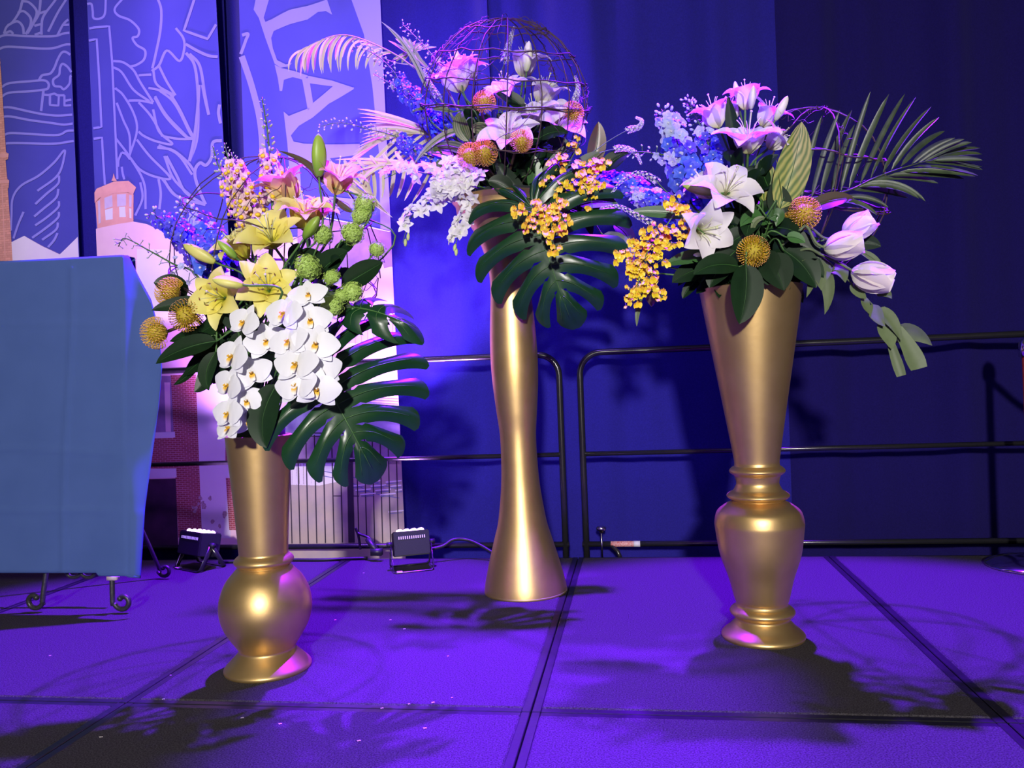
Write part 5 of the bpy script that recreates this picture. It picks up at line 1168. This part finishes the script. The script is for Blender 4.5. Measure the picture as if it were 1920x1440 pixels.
# dark leaves of the low vase
gl1 = 'glossy dark leaves of the low bouquet'
for b, t, w, bow, dy, lb in (((640, 538), (718, 492), 50, (10, -6), -.06, 'pointed glossy leaf beneath the outermost viburnum ball'), ((592, 520), (652, 470), 52, (-4, -6), -.08, 'broad glossy leaf between two viburnum balls'), ((405, 640), (292, 682), 46, (-4, -14), -.17, 'broad dark leaf pointing at the blue drape under the pincushions'),
                            ((412, 655), (330, 662), 40, (0, -14), -.14, 'broad dark leaf above the pointed one under the pincushions'), ((405, 575), (284, 582), 30, (-8, -16), -.15, 'glossy leaf crossing in front of the tucked pincushion'), ((350, 555), (288, 530), 46, (4, -12), -.02, 'dark rounded leaf behind the tucked pincushion'),
                            ((405, 660), (392, 732), 32, (-22, 4), -.16, 'small drooping leaf beside the trailing moth orchids'), ((380, 660), (325, 722), 20, (10, 14), -.12, 'narrow leaf hanging lowest beside the blue drape'), ((400, 670), (364, 735), 34, (8, 16), -.10, 'dark leaf hanging behind the small drooping leaf'), ((455, 620), (415, 575), 36, (-10, -12), -.14, 'glossy leaf rising between the pincushion and the moth orchids'),
                            ((520, 720), (500, 840), 62, (-34, 10), -.235, 'broad leaf blade hanging over the rim beside the trailing moth orchids'), ((560, 470), (620, 510), 46, (4, 10), -.05, 'dark leaf in the shadow behind the viburnum'), ((545, 500), (560, 455), 40, (4, 4), -.03, 'dark leaf behind the open yellow lilies'), ((600, 560), (660, 590), 40, (6, -8), -.1, 'dark leaf below the viburnum balls')):
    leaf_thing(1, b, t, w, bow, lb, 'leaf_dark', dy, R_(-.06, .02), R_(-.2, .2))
leaf_thing(1, (610, 345), (520, 282), 14, (20, -14), 'slim strap leaf shining violet behind the peach lily', 'leaf_red', .0, .0, prof=strapf)
leaf_thing(1, (662, 398), (625, 368), 12, (-6, 4), 'slim violet lit leaf behind the viburnum', 'leaf_red', .05, 0)
for b, t, w, bow, dy, lb in (((420, 625), (318, 640), 34, (0, -10), -.12, 'dark leaf between the hanging pincushion and the broad dark leaf'), ((430, 640), (345, 705), 38, (-10, 0), -.13, 'dark leaf slanting down beside the moth orchids'), ((430, 600), (370, 630), 36, (0, -10), -.14, 'dark leaf under the pincushion below the lily'), ((420, 680), (400, 720), 40, (-8, 0), -.15, 'short dark leaf against the trailing moth orchids'),
                            ((440, 580), (400, 610), 34, (-6, -6), -.15, 'dark leaf under the lowest yellow lily'), ((470, 640), (430, 640), 34, (0, -8), -.14, 'dark leaf behind the highest trailing moth orchid')):
    leaf_thing(1, b, t, w, bow, lb, 'leaf_dark', dy, R_(-.06, .02), R_(-.2, .2))
# leaves of the tall vase
for b, t, w, bow, dy, lb, m_ in (((1110, 310), (1122, 228), 34, (8, 0), -.02, 'brown-green upright leaf at the edge of the twig sphere', 'leaf_red'), ((1130, 320), (1180, 288), 34, (0, -12), -.06, 'round dark leaf under the level gooseneck spike', 'leaf_dark'), ((1085, 385), (1160, 384), 30, (0, -14), -.2, 'glossy leaf lit magenta beside the upper oncidium', 'leaf_mid'),
                                ((1070, 330), (1125, 285), 26, (-4, -6), -.12, 'green leaf rising between the oncidium and the gooseneck spikes', 'leaf_olive'), ((1130, 440), (1185, 500), 34, (22, -16), -.16, 'grey-green leaf hanging beside the monstera leaf', 'leaf_olive'), ((1150, 420), (1182, 470), 30, (18, -8), -.1, 'curled leaf at the outer edge of the monstera leaf', 'leaf_mid'),
                                ((960, 330), (990, 250), 30, (12, 0), -.05, 'dark upright leaf behind the hanging pincushion', 'leaf_dark'), ((1010, 350), (1060, 270), 36, (10, 6), -.06, 'dark upright leaf behind the upper oncidium', 'leaf_dark'), ((930, 200), (905, 165), 30, (-10, 4), -.08, 'dark leaf between the lilies in the twig sphere', 'leaf_dark'), ((985, 205), (930, 175), 26, (0, -12), -.12, 'dark bent leaf under the middle lily in the sphere', 'leaf_dark'),
                                ((1010, 260), (1065, 250), 28, (0, -14), -.14, 'dark curled leaf below the outermost lilies in the sphere', 'leaf_dark'), ((960, 360), (915, 340), 34, (0, -12), -.22, 'dark leaf under the fused pincushion pair', 'leaf_dark'), ((985, 370), (930, 300), 32, (-8, 4), -.12, 'dark tall leaf behind the fused pincushion pair', 'leaf_dark'), ((1000, 360), (1000, 290), 30, (6, 0), -.1, 'dark leaf in the middle under the hanging pincushion', 'leaf_mid')):
    leaf_thing(2, b, t, w, bow, lb, m_, dy, R_(-.05, .02), R_(-.3, .3))
for b, t, w, bow, dy, lb in (((1470, 470), (1530, 540), 60, (14, -10), -.16, 'dark leaf folded over the rim below the pink lit pincushion'), ((1440, 480), (1470, 545), 62, (4, -8), -.19, 'dark leaf lying on the rim below the golden pincushion'), ((1450, 450), (1540, 490), 54, (6, -18), -.13, 'dark leaf spread under the tulip stems'), ((1460, 440), (1480, 500), 56, (8, -4), -.14, 'dark leaf beside the golden pincushion and the tulip stems'),
                            ((1430, 470), (1440, 535), 56, (0, -6), -.18, 'dark leaf right under the golden pincushion'), ((1400, 440), (1360, 470), 44, (-4, -10), -.16, 'dark leaf between the lowest lily and the golden pincushion'), ((1440, 430), (1500, 440), 44, (0, -14), -.13, 'dark leaf under the pink lit pincushion'), ((1380, 470), (1330, 540), 50, (-10, -6), -.17, 'dark leaf drooping on the rim under the lowest lily'),
                            ((1420, 400), (1400, 445), 40, (-8, -8), -.15, 'dark leaf under the curled violet lit leaves'), ((1460, 460), (1545, 520), 44, (10, -10), -.1, 'dark leaf behind the trailing leafy branch')):
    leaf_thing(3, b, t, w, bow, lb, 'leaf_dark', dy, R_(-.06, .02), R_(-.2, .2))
# leaves of the urn vase
for b, t, w, bow, dy, lb, m_ in (((1398, 495), (1386, 608), 64, (12, 0), -.24, 'broad dark leaf hanging down over the vase rim', 'leaf_dark'), ((1385, 500), (1300, 515), 44, (-6, -20), -.2, 'glossy dark leaf folded over the rim beside the hanging leaf', 'leaf_dark'), ((1330, 480), (1245, 498), 30, (0, -10), -.14, 'slate leaf lying level behind the big oncidium', 'leaf_mid'),
                                ((1330, 500), (1260, 530), 40, (-6, -8), -.08, 'dark leaf lit violet at the edge of the rim', 'leaf_dark'), ((1320, 510), (1280, 560), 24, (-10, 4), -.06, 'dark thin leaf drooping at the edge of the rim', 'leaf_dark'), ((1300, 405), (1178, 398), 24, (-6, -8), -.1, 'long leaf lit magenta behind the oncidium', 'leaf_mid'),
                                ((1205, 548), (1194, 612), 10, (-6, 0), -.15, 'thin grey leaf hanging below the big oncidium', 'leaf_olive'), ((1215, 545), (1222, 575), 20, (6, 0), -.12, 'small brown leaf under the big oncidium', 'leaf_red'), ((1360, 400), (1390, 460), 40, (0, -12), -.12, 'dark leaf under the large open lily', 'leaf_dark'), ((1395, 420), (1320, 400), 34, (0, -10), -.1, 'glossy dark tube-like leaf between two white lilies', 'leaf_dark'),
                                ((1440, 420), (1388, 425), 30, (-6, -30), -.16, 'curling violet lit leaf above the golden pincushion', 'leaf_mid'), ((1440, 410), (1455, 425), 26, (22, -26), -.18, 'curling leaf hooked down above the golden pincushion', 'leaf_mid'), ((1435, 408), (1412, 440), 12, (-16, -14), -.2, 'thin curled leaf above the golden pincushion', 'leaf_olive'),
                                ((1520, 390), (1602, 372), 36, (0, -10), -.04, 'dark reddish leaf behind the pink lit pincushion', 'leaf_red'), ((1600, 455), (1652, 462), 30, (0, -8), -.04, 'dark leaf behind the middle tulip', 'leaf_dark'), ((1610, 470), (1655, 505), 16, (10, -4), -.06, 'small grey leaf above the lowest tulip', 'leaf_olive'), ((1475, 445), (1510, 455), 22, (0, -8), -.2, 'violet lit leaf beside the golden pincushion', 'leaf_mid'),
                                ((1440, 350), (1425, 300), 26, (-4, 0), -.02, 'dark upright leaf behind the striped ginger leaves', 'leaf_dark'), ((1420, 330), (1460, 290), 26, (-8, -6), -.04, 'dark leaf leaning in front of the striped ginger leaf', 'leaf_dark'), ((1470, 410), (1450, 340), 44, (0, 0), -.06, 'broad dark leaf at the foot of the ginger leaves', 'leaf_dark'), ((1400, 380), (1420, 320), 34, (0, 0), -.02, 'dark leaf behind the large open lily', 'leaf_dark'),
                                ((1385, 300), (1365, 180), 26, (-2, 0), .06, 'dark upright leaf between the pink lit lilies', 'leaf_dark'), ((1470, 500), (1490, 440), 50, (0, 0), -.04, 'deep shaded leaf behind the rim', 'leaf_dark'), ((1440, 520), (1470, 480), 50, (0, 0), -.06, 'deep shaded leaf above the rim', 'leaf_dark')):
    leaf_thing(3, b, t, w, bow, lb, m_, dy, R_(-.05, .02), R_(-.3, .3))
leaf_thing(3, (1462, 392), (1503, 228), 62, (12, 0), 'striped yellow-green ginger leaf standing broad in front of the palm', 'leaf_ginger', -.06, .02)
leaf_thing(3, (1452, 390), (1436, 296), 46, (-14, 0), 'striped yellow-green ginger leaf leaning behind the broad one', 'leaf_ginger', -.02, .02)
leaf_thing(3, (1470, 400), (1455, 300), 30, (6, 0), 'narrow striped ginger leaf edge-on between the other two', 'leaf_ginger', -.04, .0, 1.0)
# trailing leafy branch past the tulips
br = root_for('leafy_branch', 3, 'trailing branch of pale green leaves drooping past the lowest tulip', 'branch')
pp = [pos(3, *p, -.12) for p in ((1500, 460), (1545, 485), (1590, 525), (1630, 565), (1665, 605), (1690, 640))]; t = MB(); t.tube(bezier([br.location]+pp, 40), lambda t: .004-.0025*t, 6); wpart('twig', t, 'leaf_olive', br)
ov = lambda s: math.sin(PI*min(1, s**.62))**.8 if 0 < s < 1 else 0
wedge = lambda s: (.12+.88*s**.8)*(1-.25*max(0, s-.85)/.15) if s > 0 else .1
for b, t, w, bow, tl, pf in (((1662, 590), (1722, 692), 40, (8, -6), 0, wedge), ((1655, 590), (1690, 705), 22, (-4, -6), .2, wedge), ((1645, 578), (1690, 640), 26, (10, -10), 0, ov), ((1635, 570), (1660, 612), 26, (-6, 6), .1, ov), ((1620, 555), (1632, 590), 18, (-6, 4), -.3, ov), ((1680, 618), (1748, 648), 32, (4, -16), .7, ov), ((1640, 545), (1672, 560), 22, (6, -8), .3, ov),
                            ((1535, 490), (1546, 590), 26, (24, 0), .2, ov), ((1520, 490), (1512, 558), 20, (14, -6), .2, ov), ((1500, 470), (1504, 490), 18, (12, 0), .4, ov), ((1560, 505), (1585, 530), 34, (6, -16), -.2, ov), ((1550, 490), (1540, 545), 34, (-12, -6), -.2, ov), ((1600, 530), (1625, 560), 24, (-4, 8), 0, ov), ((1655, 600), (1672, 655), 34, (4, 4), 0, ov)):
    p0, p1 = pos(3, *b, -.12), pos(3, *t, -.16); s_ = scl(3, *b, -.12); wpart('leaf', strip(p0, p1, w*s_, (CR*bow[0]-CU*bow[1])*s_, 10, 5, None, tl, .25, pf, 0, .01), 'leaf_olive', br)

# ---- twig spheres
def twig_sphere(a, cx, cy, Rpx, label, dy=0, mer=7, lat=(-.35, .05, .45, .8), curls=26, tilt=.25, th=.0026):
    C = pos(a, cx, cy, dy); R = Rpx*scl(a, cx, cy, dy); root = thing('twig_sphere', C-Vector((0, 0, R)), label, 'twig sphere'); Q = Matrix.Rotation(tilt, 3, 'Y') @ Matrix.Rotation(.3, 3, 'X')
    rnd = random.Random(cx)
    for k in range(mer):
        an = PI*k/mer+.2; pts = [C+Q @ (Vector((math.cos(an)*math.cos(t*2*PI/36), math.sin(an)*math.cos(t*2*PI/36), math.sin(t*2*PI/36)))*R*(1+rnd.uniform(-.012, .012))) for t in range(37)]
        t = MB(); t.tube(pts, th, 6, False); wpart('hoop', t, 'twig', root)
    for z in lat:
        r = math.sqrt(1-z*z)
        for s_ in range(2 if z < .3 else 1):
            pts = [C+Q @ (Vector((r*math.cos(t*2*PI/40), r*math.sin(t*2*PI/40), z+.02*s_+.012*math.sin(t*1.7+s_)))*R*(1+rnd.uniform(-.015, .02))) for t in range(41)]
            t = MB(); t.tube(pts, th*1.15, 6, False); wpart('ring', t, 'twig', root)
    for k in range(curls):
        th, ph = rnd.uniform(0, 2*PI), math.asin(rnd.uniform(-.1, 1)); pts = []; w1, w2 = rnd.uniform(-.12, .12), rnd.uniform(-.07, .07)
        for i in range(16):
            th += w1*.9+rnd.uniform(-.03, .03); ph += w2+rnd.uniform(-.05, .05); pts.append(C+Q @ (Vector((math.cos(th)*math.cos(ph), math.sin(th)*math.cos(ph), math.sin(ph)))*R*rnd.uniform(.97, 1.05)))
        t = MB(); t.tube(bezier(pts, 32), .0012, 4, False); wpart('tendril', t, 'twig', root)
twig_sphere(1, 520, 492, 192, 'open twig sphere of thin hoops behind the yellow lilies', .26, 5, (-.2, .5), 10, .25, .002)
twig_sphere(2, 946, 205, 156, 'large woven twig sphere enclosing the white lilies', .0, 8, (-.45, .0, .3, .6, .87), 46, .12)
twig_sphere(3, 1500, 368, 158, 'open twig sphere of thin hoops behind the dark palm frond', .28, 4, (.0, .55), 16)

# ---- leafy filler sprigs deep in each bouquet
def sprig(a, px, py, label, group, n=7, size=42, dy=0, m='leaf_dark'):
    root = root_for('leaf_sprig', a, label, 'foliage', group); e = pos(a, px, py, dy); s_ = scl(a, px, py, dy); d = (e-root.location).normalized()
    t = MB(); c = bezier([root.location, root.location.lerp(e, .5)+Vector((0, 0, .02)), e], 14); t.tube(c, .0025, 5); wpart('twig', t, 'stem', root)
    for i in range(n):
        p, dd = along(c, .35+.65*i/n); rad = Quaternion(dd, i*2.4+R_(0, .5)) @ dd.orthogonal().normalized(); tip = p+(rad*.8+dd*.6)*size*s_*R_(.8, 1.2)
        wpart('leaf', strip(p, tip, size*s_*.5, Vector((0, 0, .01)), 7, 5, (R_(-.5, .5), -1, R_(0, .8)), 0, .25), m, root)
for a, pts, sz, mm in ((1, [(400, 590), (440, 560), (560, 540), (610, 540), (480, 480), (550, 470), (640, 500), (600, 600), (470, 580), (520, 600), (640, 450), (380, 620), (560, 640)], 48, 'leaf_dark'),
                       (2, [(900, 330), (960, 310), (1010, 320), (920, 260), (960, 210), (1000, 270), (870, 230), (1050, 300), (1090, 360), (1120, 410), (860, 300), (940, 360), (1040, 250), (1080, 400), (880, 200), (930, 230), (985, 240), (1030, 220), (900, 290), (960, 280), (1050, 340), (930, 320)], 44, 'leaf_dark'),
                       (3, [(1320, 470), (1360, 480), (1420, 500), (1460, 490), (1500, 480), (1340, 400), (1400, 400), (1450, 440), (1390, 330), (1500, 440), (1430, 300), (1370, 290), (1480, 510), (1300, 500), (1540, 500), (1350, 510), (1330, 525), (1370, 520), (1430, 525), (1490, 525), (1450, 510), (1400, 450), (1440, 470), (1330, 440), (1520, 470), (1380, 430)], 50, 'leaf_dark')):
    for k, (px, py) in enumerate(pts):
        sprig(a, px, py, 'dark leafy filler sprig deep '+ARR[a]['on'], 'filler sprigs of the '+ARR[a]['n'], 9, sz, R_(-.12, .08), mm)

# ---- fallen bits on the stage carpet
for px, py in ((840, 1231), (732, 1163), (758, 1180), (629, 1163), (454, 1347), (526, 1358), (767, 1321), (716, 1329), (848, 1309), (812, 1318), (306, 1312), (320, 1267), (94, 1230), (190, 1383), (682, 1075), (1475, 1118), (797, 1366), (673, 1390)):
    q = floor_pt(px, py); mb = MB(); r = R_(.003, .006); mb.add([(r*math.cos(k*1.05)*R_(.7, 1.3), r*math.sin(k*1.05)*R_(.5, 1), .0012+.0015*(k % 2)) for k in range(6)]+[(0, 0, .003)], [(k, (k+1) % 6, 6) for k in range(6)])
    o = obj('fallen_petal', mb, 'petal_debris'); o.location = q; tag(o, 'tiny pale petal scrap fallen on the stage carpet', 'petal', 'petal scraps on the carpet')
